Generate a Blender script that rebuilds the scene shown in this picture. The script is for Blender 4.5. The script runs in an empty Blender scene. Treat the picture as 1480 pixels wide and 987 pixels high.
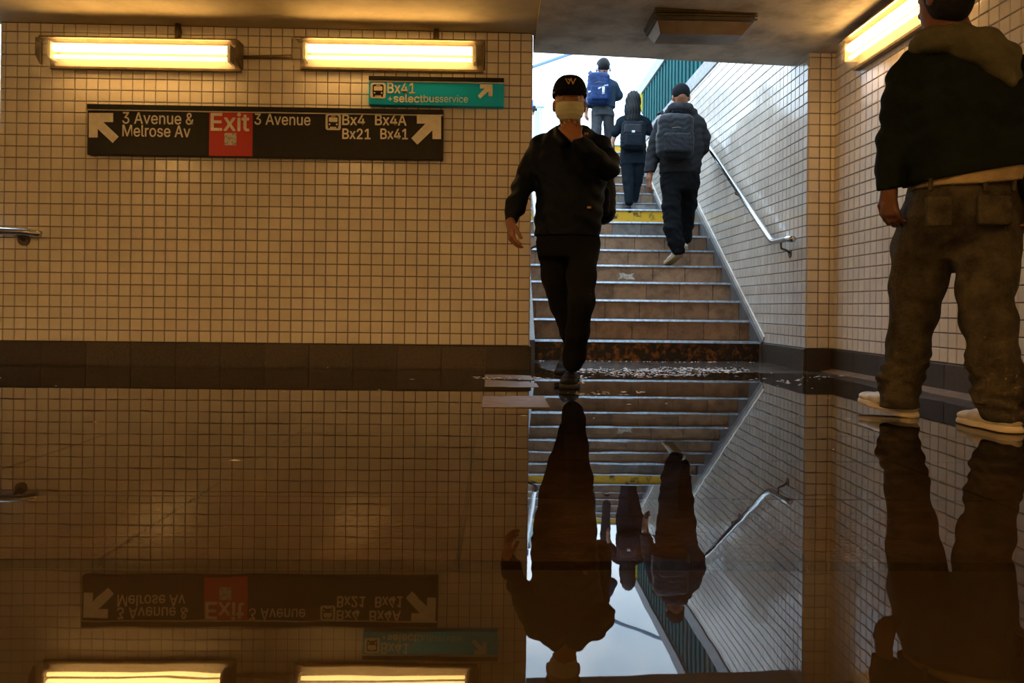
import bpy, bmesh, math, random
import numpy as np
from mathutils import Vector, Matrix, Euler

random.seed(7)
RNG = np.random.default_rng(11)
scene = bpy.context.scene
COL = scene.collection

# ------------------------------------------------------------------ camera
FPX, PX, PY = 1140.0, 740.0, 443.0          # focal length and principal point for a 1480 x 987 frame
YAW, ROLL, EYE = 0.022, 0.011, 0.432
cam_d = bpy.data.cameras.new('camera')
cam_d.sensor_width = 36.0
cam_d.lens = 36.0 * FPX / 1480.0
cam_d.shift_y = -(493.5 - PY) / 1480.0
cam_d.clip_start, cam_d.clip_end = 0.02, 300
cam = bpy.data.objects.new('camera', cam_d)
COL.objects.link(cam)
cam.matrix_world = (Matrix.Translation((0, 0, EYE)) @ Matrix.Rotation(-YAW, 4, 'Z')
                    @ Matrix.Rotation(math.pi / 2, 4, 'X') @ Matrix.Rotation(ROLL, 4, 'Z'))
scene.camera = cam

# ------------------------------------------------------------------ sky
SKY = 5.8
world = bpy.data.worlds.new('overcast_sky')
scene.world = world
world.use_nodes = True
wn = world.node_tree
wn.nodes.clear()
w_out = wn.nodes.new('ShaderNodeOutputWorld')
w_bg = wn.nodes.new('ShaderNodeBackground')
w_bg.inputs['Strength'].default_value = SKY
w_tc = wn.nodes.new('ShaderNodeTexCoord')
w_no = wn.nodes.new('ShaderNodeTexNoise')
w_no.inputs['Scale'].default_value = 4.2
w_no.inputs['Detail'].default_value = 5
w_no.inputs['Roughness'].default_value = 0.55
w_cr = wn.nodes.new('ShaderNodeValToRGB')
w_cr.color_ramp.elements[0].position = 0.36
w_cr.color_ramp.elements[0].color = (0.32, 0.53, 0.73, 1)
w_cr.color_ramp.elements[1].position = 0.62
w_cr.color_ramp.elements[1].color = (0.79, 0.90, 1.0, 1)
wn.links.new(w_tc.outputs['Generated'], w_no.inputs['Vector'])
wn.links.new(w_no.outputs['Fac'], w_cr.inputs['Fac'])
wn.links.new(w_cr.outputs['Color'], w_bg.inputs['Color'])
wn.links.new(w_bg.outputs['Background'], w_out.inputs['Surface'])

scene.view_settings.view_transform = 'Standard'
scene.view_settings.look = 'None'
scene.view_settings.gamma = 1.0
scene.view_settings.use_curve_mapping = False
scene.view_settings.exposure = 0.0
LAMP_COL = (1.0, 0.55, 0.17)
LAMP_STRENGTH = 14.5
CEILING_LAMP_STRENGTH = 62.0

# ------------------------------------------------------------------ helpers
def at(px, py, Y):
    """World point seen at photo pixel (px, py) on the plane of world depth Y."""
    ui, vi = (px - PX) / FPX, (PY - py) / FPX
    c, s = math.cos(ROLL), math.sin(ROLL)
    u, v = ui * c - vi * s, ui * s + vi * c
    d = Vector((math.sin(YAW) + u * math.cos(YAW), math.cos(YAW) - u * math.sin(YAW), v))
    k = Y / d.y
    return Vector((d.x * k, Y, EYE + d.z * k))

def link(o, parent=None):
    COL.objects.link(o)
    if parent is not None:
        o.parent = parent
    return o

def tag(o, label=None, cat=None, group=None, kind=None):
    if label: o['label'] = label
    if cat: o['category'] = cat
    if group: o['group'] = group
    if kind: o['kind'] = kind
    return o

def empty(name, loc=(0, 0, 0), rz=0.0, parent=None):
    o = bpy.data.objects.new(name, None)
    o.empty_display_size = 0.1
    o.location = loc
    o.rotation_euler = (0, 0, rz)
    return link(o, parent)

def mesh_obj(name, verts, faces, mat, parent=None, smooth=False, origin=(0, 0, 0)):
    me = bpy.data.meshes.new(name)
    v = np.asarray(verts, dtype=np.float64) - np.asarray(origin, dtype=np.float64)
    me.from_pydata(v.tolist(), [], [list(map(int, f)) for f in faces])
    me.update()
    if smooth:
        me.polygons.foreach_set('use_smooth', [True] * len(me.polygons))
    me.materials.append(mat)
    o = bpy.data.objects.new(name, me)
    link(o, parent)
    if parent is None:
        o.location = origin
    return o

class MB:
    """collects boxes, prisms and tubes into one mesh"""
    def __init__(self):
        self.v, self.f = [], []
    def add(self, v, f):
        n = len(self.v)
        self.v += [tuple(p) for p in v]
        self.f += [[i + n for i in q] for q in f]
        return self
    def box(self, x0, x1, y0, y1, z0, z1):
        v = [(x0,y0,z0),(x1,y0,z0),(x1,y1,z0),(x0,y1,z0),(x0,y0,z1),(x1,y0,z1),(x1,y1,z1),(x0,y1,z1)]
        return self.add(v, [(0,3,2,1),(4,5,6,7),(0,1,5,4),(1,2,6,5),(2,3,7,6),(3,0,4,7)])
    def prism(self, poly, axis, a, b):
        """poly: 2D points; axis 0: (y,z) along x; 1: (x,z) along y; 2: (x,y) along z"""
        n = len(poly)
        def P(p, t):
            return (t, p[0], p[1]) if axis == 0 else ((p[0], t, p[1]) if axis == 1 else (p[0], p[1], t))
        v = [P(p, a) for p in poly] + [P(p, b) for p in poly]
        f = [list(range(n)), list(range(2*n-1, n-1, -1))] + [[i, i+n, (i+1) % n + n, (i+1) % n] for i in range(n)]
        return self.add(v, f)
    def tube(self, pts, r, n=10, cap=True):
        pts = [Vector(p) for p in pts]
        rs = r if isinstance(r, (list, tuple)) else [r] * len(pts)
        v, f = [], []
        ref = None
        for i, p in enumerate(pts):
            if i == 0: t = pts[1] - pts[0]
            elif i == len(pts) - 1: t = pts[-1] - pts[-2]
            else: t = (pts[i+1] - p).normalized() + (p - pts[i-1]).normalized()
            t.normalize()
            if ref is None:
                ref = Vector((0, 0, 1)) if abs(t.z) < 0.9 else Vector((1, 0, 0))
            a = t.cross(ref).normalized(); b = t.cross(a).normalized()
            ref = a.cross(t)
            for k in range(n):
                th = 2 * math.pi * k / n
                v.append(p + (a * math.cos(th) + b * math.sin(th)) * rs[i])
        for i in range(len(pts) - 1):
            for k in range(n):
                f.append([i*n+k, i*n+(k+1) % n, (i+1)*n+(k+1) % n, (i+1)*n+k])
        if cap:
            f.append(list(range(n))[::-1]); f.append([(len(pts)-1)*n+k for k in range(n)])
        return self.add(v, f)
    def build(self, name, mat, parent=None, smooth=False, bevel=0.0, origin=(0, 0, 0)):
        o = mesh_obj(name, self.v, self.f, mat, parent, smooth, origin)
        bm = bmesh.new(); bm.from_mesh(o.data)
        bmesh.ops.recalc_face_normals(bm, faces=bm.faces)
        if bevel:
            bmesh.ops.bevel(bm, geom=list(bm.edges), offset=bevel, segments=2, affect='EDGES', profile=0.6, clamp_overlap=True)
        bm.to_mesh(o.data); bm.free()
        return o

def copy_obj(o, parent=None):
    c = o.copy()
    return link(c, parent)

# ------------------------------------------------------------------ materials
def mat(name, col, rough=0.5, metal=0.0, col2=None, nscale=6.0, nlo=0.35, nhi=0.65, bump=0.0, bscale=40.0,
        spec=0.5, vary=0.0, coat=0.0, detail=6.0, rough2=None, stretch=None):
    m = bpy.data.materials.new(name)
    m.use_nodes = True
    nt = m.node_tree
    b = nt.nodes['Principled BSDF']
    b.inputs['Base Color'].default_value = (*col, 1)
    b.inputs['Roughness'].default_value = rough
    b.inputs['Metallic'].default_value = metal
    b.inputs['Specular IOR Level'].default_value = spec
    b.inputs['Coat Weight'].default_value = coat
    geo = nt.nodes.new('ShaderNodeNewGeometry')
    vec = geo.outputs['Position']
    if stretch:
        mp = nt.nodes.new('ShaderNodeMapping')
        mp.inputs['Scale'].default_value = stretch
        nt.links.new(vec, mp.inputs['Vector']); vec = mp.outputs['Vector']
    csock = None
    if col2 is not None:
        no = nt.nodes.new('ShaderNodeTexNoise')
        no.inputs['Scale'].default_value = nscale
        no.inputs['Detail'].default_value = detail
        no.inputs['Roughness'].default_value = 0.62
        nt.links.new(vec, no.inputs['Vector'])
        mr = nt.nodes.new('ShaderNodeMapRange')
        mr.inputs['From Min'].default_value = nlo
        mr.inputs['From Max'].default_value = nhi
        nt.links.new(no.outputs['Fac'], mr.inputs['Value'])
        mx = nt.nodes.new('ShaderNodeMix'); mx.data_type = 'RGBA'
        mx.inputs['A'].default_value = (*col, 1); mx.inputs['B'].default_value = (*col2, 1)
        nt.links.new(mr.outputs['Result'], mx.inputs['Factor'])
        csock = mx.outputs['Result']
        if rough2 is not None:
            m2 = nt.nodes.new('ShaderNodeMapRange')
            m2.inputs['To Min'].default_value = rough; m2.inputs['To Max'].default_value = rough2
            nt.links.new(mr.outputs['Result'], m2.inputs['Value'])
            nt.links.new(m2.outputs['Result'], b.inputs['Roughness'])
    if vary:
        oi = nt.nodes.new('ShaderNodeObjectInfo')
        ad = nt.nodes.new('ShaderNodeMath'); ad.operation = 'ADD'
        nt.links.new(oi.outputs['Random'], ad.inputs[0]); nt.links.new(geo.outputs['Random Per Island'], ad.inputs[1])
        fr = nt.nodes.new('ShaderNodeMath'); fr.operation = 'FRACT'
        nt.links.new(ad.outputs[0], fr.inputs[0])
        mr2 = nt.nodes.new('ShaderNodeMapRange')
        mr2.inputs['To Min'].default_value = 1 - vary; mr2.inputs['To Max'].default_value = 1 + vary * 0.5
        nt.links.new(fr.outputs[0], mr2.inputs['Value'])
        hs = nt.nodes.new('ShaderNodeHueSaturation')
        nt.links.new(mr2.outputs['Result'], hs.inputs['Value'])
        if csock is not None: nt.links.new(csock, hs.inputs['Color'])
        else: hs.inputs['Color'].default_value = (*col, 1)
        csock = hs.outputs['Color']
    if csock is not None:
        nt.links.new(csock, b.inputs['Base Color'])
    if bump:
        nb = nt.nodes.new('ShaderNodeTexNoise')
        nb.inputs['Scale'].default_value = bscale
        nb.inputs['Detail'].default_value = 4
        nt.links.new(vec, nb.inputs['Vector'])
        bp = nt.nodes.new('ShaderNodeBump')
        bp.inputs['Strength'].default_value = bump
        bp.inputs['Distance'].default_value = 0.01
        nt.links.new(nb.outputs['Fac'], bp.inputs['Height'])
        nt.links.new(bp.outputs['Normal'], b.inputs['Normal'])
    return m

def emit_mat(name, col, strength):
    m = bpy.data.materials.new(name); m.use_nodes = True
    b = m.node_tree.nodes['Principled BSDF']
    b.inputs['Base Color'].default_value = (0.8, 0.8, 0.8, 1)
    b.inputs['Emission Color'].default_value = (*col, 1)
    b.inputs['Emission Strength'].default_value = strength
    return m

def sheer_mat(name, tint, ior, gloss_rough, diffuse=None, dfac=0.0, bump=0.0, bscale=3.0):
    """clear sheet: fresnel mix of a tinted see-through and a sharp reflection, with a little haze"""
    m = bpy.data.materials.new(name); m.use_nodes = True
    nt = m.node_tree; nt.nodes.clear()
    out = nt.nodes.new('ShaderNodeOutputMaterial')
    tr = nt.nodes.new('ShaderNodeBsdfTransparent'); tr.inputs['Color'].default_value = (*tint, 1)
    gl = nt.nodes.new('ShaderNodeBsdfGlossy'); gl.inputs['Roughness'].default_value = gloss_rough
    gl.inputs['Color'].default_value = (1, 1, 1, 1)
    fr = nt.nodes.new('ShaderNodeFresnel'); fr.inputs['IOR'].default_value = ior
    mx = nt.nodes.new('ShaderNodeMixShader')
    nt.links.new(fr.outputs['Fac'], mx.inputs['Fac'])
    base = tr.outputs['BSDF']
    if dfac:
        df = nt.nodes.new('ShaderNodeBsdfTranslucent' if diffuse is None else 'ShaderNodeBsdfDiffuse')
        df.inputs['Color'].default_value = (*(diffuse or (0.9, 0.85, 0.75)), 1)
        m2 = nt.nodes.new('ShaderNodeMixShader'); m2.inputs['Fac'].default_value = dfac
        nt.links.new(tr.outputs['BSDF'], m2.inputs[1]); nt.links.new(df.outputs['BSDF'], m2.inputs[2])
        base = m2.outputs['Shader']
    nt.links.new(base, mx.inputs[1]); nt.links.new(gl.outputs['BSDF'], mx.inputs[2])
    if bump:
        geo = nt.nodes.new('ShaderNodeNewGeometry')
        no = nt.nodes.new('ShaderNodeTexNoise'); no.inputs['Scale'].default_value = bscale; no.inputs['Detail'].default_value = 2
        nt.links.new(geo.outputs['Position'], no.inputs['Vector'])
        bp = nt.nodes.new('ShaderNodeBump'); bp.inputs['Strength'].default_value = bump; bp.inputs['Distance'].default_value = 0.01
        nt.links.new(no.outputs['Fac'], bp.inputs['Height'])
        nt.links.new(bp.outputs['Normal'], gl.inputs['Normal'])
    nt.links.new(mx.outputs['Shader'], out.inputs['Surface'])
    return m

M = {}
M['tile'] = mat('glazed_tile', (0.83, 0.775, 0.70), 0.16, col2=(0.71, 0.65, 0.57), nscale=3.0, nlo=0.4, nhi=0.8, vary=0.07, spec=0.5, bump=0.12, bscale=26)
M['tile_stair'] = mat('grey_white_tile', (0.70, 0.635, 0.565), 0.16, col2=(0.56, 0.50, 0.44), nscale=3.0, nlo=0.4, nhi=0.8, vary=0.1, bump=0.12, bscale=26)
M['grout'] = mat('dark_grout', (0.15, 0.112, 0.075), 0.9, bump=0.2, bscale=120)
M['stone'] = mat('dark_stone', (0.085, 0.065, 0.05), 0.45, col2=(0.045, 0.035, 0.028), nscale=60, bump=0.2, bscale=150, vary=0.2)
M['skirt'] = mat('grey_stone', (0.17, 0.17, 0.18), 0.32, col2=(0.10, 0.10, 0.105), nscale=5, bump=0.1, bscale=60)
M['plaster'] = mat('cream_plaster', (0.60, 0.52, 0.34), 0.75, col2=(0.46, 0.38, 0.23), nscale=3.5, nlo=0.4, nhi=0.75, bump=0.25, bscale=18)
M['concrete'] = mat('stained_concrete', (0.52, 0.49, 0.43), 0.85, col2=(0.26, 0.24, 0.21), nscale=4.5, nlo=0.42, nhi=0.72, bump=0.4, bscale=22)
M['paver'] = mat('wet_paver', (0.10, 0.072, 0.054), 0.25, col2=(0.045, 0.034, 0.027), nscale=9, bump=0.35, bscale=70, vary=0.25, rough2=0.12)
M['paver_dry'] = mat('tan_paver', (0.24, 0.155, 0.09), 0.5, col2=(0.13, 0.085, 0.05), nscale=14, bump=0.3, bscale=90)
M['floor_bed'] = mat('floor_bed', (0.035, 0.028, 0.022), 0.6)
M['step'] = mat('wet_step_concrete', (0.24, 0.21, 0.18), 0.18, col2=(0.13, 0.11, 0.095), nscale=11, bump=0.2, bscale=60)
M['riser'] = mat('terracotta_riser_tile', (0.38, 0.24, 0.145), 0.5, col2=(0.13, 0.08, 0.05), nscale=11, nlo=0.42, nhi=0.78, vary=0.18, bump=0.15, bscale=60)
M['riser_grey'] = mat('grey_riser_tile', (0.26, 0.25, 0.24), 0.5, col2=(0.13, 0.11, 0.10), nscale=9, vary=0.15)
M['riser_rust'] = mat('worn_black_orange_paint', (0.016, 0.013, 0.011), 0.4, col2=(0.34, 0.13, 0.016), nscale=24, nlo=0.49, nhi=0.66, detail=9)
M['riser_yellow'] = mat('worn_yellow_paint', (0.72, 0.42, 0.02), 0.5, col2=(0.07, 0.05, 0.035), nscale=13, nlo=0.55, nhi=0.64, detail=8)
M['nosing'] = mat('nosing_metal', (0.27, 0.30, 0.34), 0.33, metal=0.8, col2=(0.13, 0.14, 0.155), nscale=30)
M['steel'] = mat('brushed_steel', (0.62, 0.63, 0.64), 0.22, metal=1.0, bump=0.05, bscale=200)
M['steel_dark'] = mat('tarnished_steel', (0.14, 0.12, 0.10), 0.4, metal=0.8)
M['lamp_metal'] = mat('lamp_metal', (0.23, 0.17, 0.09), 0.45, metal=0.5, col2=(0.12, 0.09, 0.05), nscale=18)
M['lamp_pan'] = mat('lamp_reflector', (0.2, 0.18, 0.15), 0.5)
M['lens'] = sheer_mat('lamp_lens', (0.95, 0.93, 0.88), 1.45, 0.15, None, 0.06)
M['lens_dull'] = mat('dusty_lamp_lens', (0.22, 0.19, 0.16), 0.4, col2=(0.16, 0.11, 0.07), nscale=7)
M['lamp_old'] = mat('rusty_lamp_metal', (0.11, 0.085, 0.045), 0.5, metal=0.3, col2=(0.06, 0.05, 0.03), nscale=14)
M['sole_dark'] = mat('dark_rubber', (0.02, 0.016, 0.012), 0.6)
M['tube'] = emit_mat('fluorescent_tube', LAMP_COL, LAMP_STRENGTH)
M['sign_black'] = mat('sign_black_enamel', (0.010, 0.009, 0.008), 0.4, col2=(0.02, 0.017, 0.012), nscale=9, nlo=0.45, nhi=0.8, spec=0.25)
M['sign_white'] = mat('sign_white', (0.88, 0.85, 0.78), 0.5, col2=(0.74, 0.70, 0.62), nscale=25)
M['sign_red'] = mat('sign_red', (0.56, 0.018, 0.016), 0.4)
M['sign_teal'] = mat('sign_teal', (0.0, 0.50, 0.95), 0.5, spec=0.2)
M['sticker'] = mat('worn_sticker', (0.66, 0.63, 0.57), 0.6, col2=(0.3, 0.29, 0.27), nscale=60, nlo=0.5, nhi=0.6)
M['green'] = mat('green_fence_paint', (0.0, 0.085, 0.09), 0.75, col2=(0.004, 0.06, 0.066), nscale=8, spec=0.15)
M['granite'] = mat('grey_granite', (0.34, 0.35, 0.36), 0.6, col2=(0.22, 0.22, 0.23), nscale=20, bump=0.2, bscale=80)
M['yellow'] = mat('yellow_paint', (0.75, 0.55, 0.04), 0.5)
M['water'] = sheer_mat('still_water', (0.80, 0.70, 0.56), 1.36, 0.012, bump=0.016, bscale=5.0)
M['foam'] = mat('white_foam', (0.72, 0.76, 0.80), 0.5)
M['pavement'] = mat('street_pavement', (0.32, 0.32, 0.32), 0.8, col2=(0.26, 0.26, 0.26))
M['teal_box'] = mat('pale_green_box', (0.42, 0.56, 0.54), 0.5)
M['blue_box'] = mat('blue_panel', (0.03, 0.12, 0.55), 0.5)
M['cable'] = mat('blue_grey_cable', (0.13, 0.22, 0.32), 0.6)
def cloth(name, c, c2=None, rough=0.85, b=0.35, bs=90):
    return mat(name, c, rough, col2=c2 or tuple(x * 0.7 for x in c), nscale=14, bump=b, bscale=bs, spec=0.12)
M['skin_brown'] = mat('brown_skin', (0.30, 0.135, 0.07), 0.5, col2=(0.24, 0.10, 0.055), nscale=20, spec=0.35)
M['skin_dark'] = mat('dark_skin', (0.17, 0.075, 0.042), 0.5, col2=(0.13, 0.058, 0.034), nscale=20, spec=0.35)
M['skin_light'] = mat('light_skin', (0.46, 0.25, 0.17), 0.5, spec=0.35)
M['hair'] = mat('black_hair', (0.007, 0.007, 0.008), 0.6, spec=0.2, bump=0.6, bscale=140)
M['black_cloth'] = cloth('black_cloth', (0.007, 0.008, 0.010))
M['black_nylon'] = mat('black_nylon', (0.0018, 0.0052, 0.0105), 0.65, spec=0.15, bump=0.2, bscale=60)
M['charcoal'] = cloth('charcoal_cloth', (0.024, 0.025, 0.029))
M['pack_grey'] = mat('grey_pack_nylon', (0.017, 0.020, 0.026), 0.55, spec=0.2, col2=(0.010, 0.012, 0.015), nscale=12, bump=0.3, bscale=30)
M['navy'] = cloth('dark_navy_cloth', (0.006, 0.011, 0.017))
M['green_black'] = cloth('green_black_cloth', (0.008, 0.013, 0.009), (0.004, 0.007, 0.005))
M['olive'] = cloth('olive_grey_cloth', (0.105, 0.10, 0.06))
M['denim'] = cloth('dark_olive_denim', (0.078, 0.064, 0.042), (0.030, 0.025, 0.018), b=0.6)
M['tan_cloth'] = cloth('tan_cloth', (0.36, 0.28, 0.16))
M['blue_grey'] = cloth('slate_blue_cloth', (0.022, 0.040, 0.066))
M['grey_cloth'] = cloth('grey_cloth', (0.06, 0.066, 0.075))
M['blue_pack'] = mat('blue_pack_nylon', (0.006, 0.030, 0.13), 0.55, spec=0.2, col2=(0.004, 0.014, 0.05), nscale=16, bump=0.3, bscale=30)
M['white_cloth'] = cloth('white_cloth', (0.66, 0.62, 0.66))
M['shoe_white'] = mat('white_leather', (0.66, 0.62, 0.56), 0.45, col2=(0.5, 0.46, 0.40), nscale=18)
M['sole_white'] = mat('cream_rubber', (0.58, 0.50, 0.38), 0.6)
M['sole_gum'] = mat('gum_rubber', (0.42, 0.26, 0.10), 0.6)
M['shoe_black'] = mat('black_leather', (0.009, 0.008, 0.008), 0.65, spec=0.15)
M['mask'] = cloth('pale_yellow_mask', (0.62, 0.62, 0.44), (0.52, 0.52, 0.36), b=0.1)
M['gold'] = mat('gold_thread', (0.50, 0.30, 0.10), 0.5)
M['silver'] = mat('silver_plastic', (0.55, 0.6, 0.64), 0.35)
M['eye'] = mat('eye', (0.25, 0.22, 0.2), 0.2)

# ------------------------------------------------------------------ dimensions of the place (metres)
YW = 5.5                       # tiled wall facing the camera
XL, XR = -3.415, 0.242          # its ends
XS = 2.192                     # right side wall of the stairwell
XC = 2.383                     # right wall of the passage
YE = 5.80                      # where the ceiling ends above the stairs
Y1, RISE, TREAD = 6.40, 0.168, 0.275
XA, XB = 0.326, 2.165          # ends of the steps
YLAND2 = 10.3                  # foot of the second flight
TOP = 18 * RISE
PITCH = 0.0787
BASE_H = 0.16
def zceil(x):
    return float(np.interp(x, [-8, -4, 0.25, 2.2, 3], [2.36, 2.352, 2.342, 2.275, 2.265]))
def step_y(k):
    return Y1 + (k - 1) * TREAD if k <= 9 else YLAND2 + (k - 10) * TREAD

def struct(o, label=None):
    o['kind'] = 'structure'
    if label: o['label'] = label
    return o

# ---- one wall tile: lies in local xz, front face towards -y
TH, CH = PITCH * 0.5 - 0.0025, 0.003
def tile_template():
    a, b, d = TH, TH - CH, 0.006
    v = [(-a, 0.004, -a), (a, 0.004, -a), (a, 0.004, a), (-a, 0.004, a),
         (-a, -d + 0.003, -a), (a, -d + 0.003, -a), (a, -d + 0.003, a), (-a, -d + 0.003, a),
         (-b, -d, -b), (b, -d, -b), (b, -d, b), (-b, -d, b)]
    f = [(8, 9, 10, 11)]
    for i in range(4):
        j = (i + 1) % 4
        f.append((4 + i, 4 + j, 8 + j, 8 + i)); f.append((i, j, 4 + j, 4 + i))
    return np.array(v), f
TV, TF = tile_template()
tile_mesh = bpy.data.meshes.new('tile')
tile_mesh.from_pydata(TV.tolist(), [], [list(f) for f in TF]); tile_mesh.update()
tile_mesh.materials.append(M['tile'])

def tilt():
    return RNG.normal(0, 0.0045), RNG.normal(0, 0.0045)

def tiled(parent, cells, rz, singles=300, sort_eye=True, material=None):
    """cells: list of (centre, half width scale, half height scale); the nearest become objects, the rest one joined part"""
    eye = np.array([0, 0, EYE])
    cells = list(cells)
    if sort_eye:
        cells.sort(key=lambda c: float(np.linalg.norm(np.array(c[0]) - eye)))
    rest_v, rest_f = [], []
    n = 0
    cz, sz = math.cos(rz), math.sin(rz)
    for i, (c, sx, sh) in enumerate(cells):
        tx, tz = tilt()
        if i < singles:
            o = bpy.data.objects.new('tile', tile_mesh)
            link(o, parent)
            o.location = c; o.rotation_euler = (tx, 0, rz + tz); o.scale = (sx, 1, sh)
        else:
            v = TV * np.array([sx, 1, sh])
            v = v.copy(); v[:, 1] += v[:, 0] * tz * 1.0 - v[:, 2] * tx
            w = np.stack([v[:, 0] * cz - v[:, 1] * sz, v[:, 0] * sz + v[:, 1] * cz, v[:, 2]], 1) + np.array(c)
            rest_v.append(w)
            rest_f += [[a + n for a in f] for f in TF]
            n += len(TV)
    if rest_v:
        o = mesh_obj('tile_field', np.concatenate(rest_v), rest_f, material or M['tile'], parent)
        o['kind'] = 'stuff'
        o['label'] = 'remaining small cream glazed tiles'

def strips(lo, hi, start_from_hi=False):
    """tile centres and scales filling lo..hi with a cut tile at the far end"""
    out = []
    n = int(math.ceil((hi - lo) / PITCH - 1e-6))
    for i in range(n):
        a = i * PITCH; b = min((i + 1) * PITCH, hi - lo)
        if b - a < 0.015: continue
        s = (b - a - 0.005) / (PITCH - 0.005)
        c = (a + b) / 2
        out.append(((hi - c) if start_from_hi else (lo + c), s))
    return out

# ---- wall facing the camera
wl = struct(MB().box(XL, XR, YW + 0.004, YE, -0.1, 2.6).build('wall_left', M['grout']), 'cream tiled wall carrying the two lamps and the signs')
cells = []
for x, sx in strips(XL, XR, True):
    for z, sz in strips(BASE_H, zceil(x) - 0.004):
        cells.append(((x, YW, z), sx, sz))
tiled(wl, cells, 0.0, 300)
# its end towards the stairs
wcell = []
for y, sy in strips(YW + 0.01, YE):
    for z, sz in strips(BASE_H, 2.33):
        wcell.append(((XR, y, z), sy, sz))
tiled(wl, wcell, math.pi / 2, 0)

# ---- pillar face between the stairs and the right wall
wc = struct(MB().box(XS + 0.005, XC + 0.6, YW + 0.005, YW + 0.9, -0.1, 2.6).build('wall_corner', M['grout']), 'narrow tiled pier beside the stairwell')
cells = []
for x, sx in strips(XS, XC):
    for z, sz in strips(BASE_H, zceil(x) - 0.004):
        cells.append(((x, YW, z), sx, sz))
tiled(wc, cells, 0.0, 300)

# ---- right wall of the passage
wr = struct(MB().box(XC + 0.004, XC + 0.35, -2.5, YW + 0.2, -0.1, 2.6).build('wall_right', M['grout']), 'cream tiled wall on the right with a lit lamp')
cells = []
for y, sy in strips(0.6, YW, True):
    for z, sz in strips(BASE_H, 2.265):
        cells.append(((XC, y, z), sy, sz))
seen = [c for c in cells if c[0][1] > 3.5]
tiled(wr, seen, -math.pi / 2, 300)
unseen = [c for c in cells if c[0][1] <= 3.5]
tiled(wr, unseen, -math.pi / 2, 0)

# ---- stairwell side walls
def skirt_top(y):
    return float(np.interp(y, [5.5, 6.36, 8.62, 10.15, 12.6, 14], [0.16, 0.165, 1.60, 1.62, 3.06, 3.06]))
WALLTOP = 2.87
ws = struct(MB().box(XS + 0.004, XS + 0.45, YW + 0.25, 13.2, -0.1, WALLTOP).build('wall_stairwell_right', M['grout']), 'white tiled side wall of the stairs')
cells = []
for y, sy in strips(YW, 13.2):
    for z, sz in strips(BASE_H, WALLTOP):
        if z + PITCH * 0.5 > min(skirt_top(y - PITCH * .5), skirt_top(y + PITCH * .5)) + 0.02 and not (y < YE and z > 2.30):
            cells.append(((XS, y, z), sy, sz))
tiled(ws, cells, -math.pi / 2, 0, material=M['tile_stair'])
# sloping bullnose course along the skirting
nb = 0
bull = bpy.data.meshes.new('edge_tile')
bull.from_pydata([(-.0365, 0, -.026), (.0365, 0, -.026), (.0365, 0, .026), (-.0365, 0, .026),
                  (-.0355, -.010, -.022), (.0355, -.010, -.022), (.0355, -.012, .022), (-.0355, -.012, .022)], [],
                 [(4, 5, 6, 7), (0, 1, 5, 4), (1, 2, 6, 5), (2, 3, 7, 6), (3, 0, 4, 7)])
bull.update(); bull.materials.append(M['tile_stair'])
for (ya, yb) in ((6.36, 8.62), (10.15, 12.6)):
    za, zb = skirt_top(ya), skirt_top(yb)
    L = math.hypot(yb - ya, zb - za); ang = math.atan2(zb - za, yb - ya)
    for i in range(int(L / 0.0745)):
        t = (i + .5) * 0.0745 / L
        o = bpy.data.objects.new('edge_tile', bull); link(o, ws)
        o.matrix_local = (Matrix.Translation((XS - 0.003, ya + (yb - ya) * t - math.sin(ang) * 0.03, za + (zb - za) * t + math.cos(ang) * 0.03))
                          @ Matrix.Rotation(-math.pi / 2, 4, 'Z') @ Matrix.Rotation(ang, 4, 'Y'))
wsl = struct(MB().box(XR - 0.3, XR - 0.002, YE - 0.01, 13.2, -0.1, WALLTOP).build('wall_stairwell_left', M['tile']), 'inner side wall of the stairs behind the lamp wall')

# ---- stone skirtings of the stairs
def skirt(name, x0, x1, label):
    ys = [6.36, 8.62, 10.15, 12.6, 13.2]
    poly = [(6.36, -0.05)] + [(y, skirt_top(y)) for y in ys] + [(13.2, 2.4), (10.6, 1.3), (8.9, 1.2), (6.8, -0.05)]
    return struct(MB().prism(poly, 0, x0, x1).build(name, M['skirt']), label)
skirt('trim_1', XB - 0.002, XS + 0.01, 'grey stone skirting rising along the right side of the stairs')
skirt('trim_2', XR - 0.01, XA + 0.002, 'grey stone skirting rising along the left side of the stairs')

# ---- baseboards, each slab its own piece
def baseboard(name, a, b, label, n):
    root = struct(empty(name, (a[0], a[1], 0)), label)
    a, b = Vector((*a, 0)), Vector((*b, 0))
    d = (b - a); L = d.length; d.normalize(); nrm = Vector((d.y, -d.x, 0))
    L0 = L / n
    for i in range(n):
        p, q = a + d * (L0 * i + 0.0015), a + d * (L0 * (i + 1) - 0.0015)
        o_ = 0.016 + random.uniform(-.0015, .0015)
        pr = [p + nrm * 0.0 , q + nrm * 0.0, q + nrm * o_, p + nrm * o_]
        hh = BASE_H + random.uniform(-.002, .001)
        v = [(w.x, w.y, -0.06) for w in pr] + [(w.x, w.y, hh - (0.006 if j > 1 else 0)) for j, w in enumerate(pr)]
        m = MB().add(v, [(3, 2, 1, 0), (4, 5, 6, 7), (0, 1, 5, 4), (1, 2, 6, 5), (2, 3, 7, 6), (3, 0, 4, 7)])
        m.build('baseboard_slab', M['stone'], root, origin=(root.location.x, root.location.y, 0))
    return root
baseboard('baseboard_left', (XL, YW), (XR, YW), 'dark stone baseboard under the wall with the signs', 12)
baseboard('baseboard_corner', (XS, YW), (XC, YW), 'dark stone foot of the tiled pier', 1)
baseboard('baseboard_right', (XC, YW), (XC, 0.6), 'dark stone baseboard along the right wall', 14)
baseboard('baseboard_stairwell', (XS, 6.36), (XS, YW), 'grey stone baseboard between pier and stairs', 3)
baseboard('baseboard_wall_end', (XR, YW), (XR, YE + .3), 'stone baseboard around the end of the lamp wall', 1)

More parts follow.
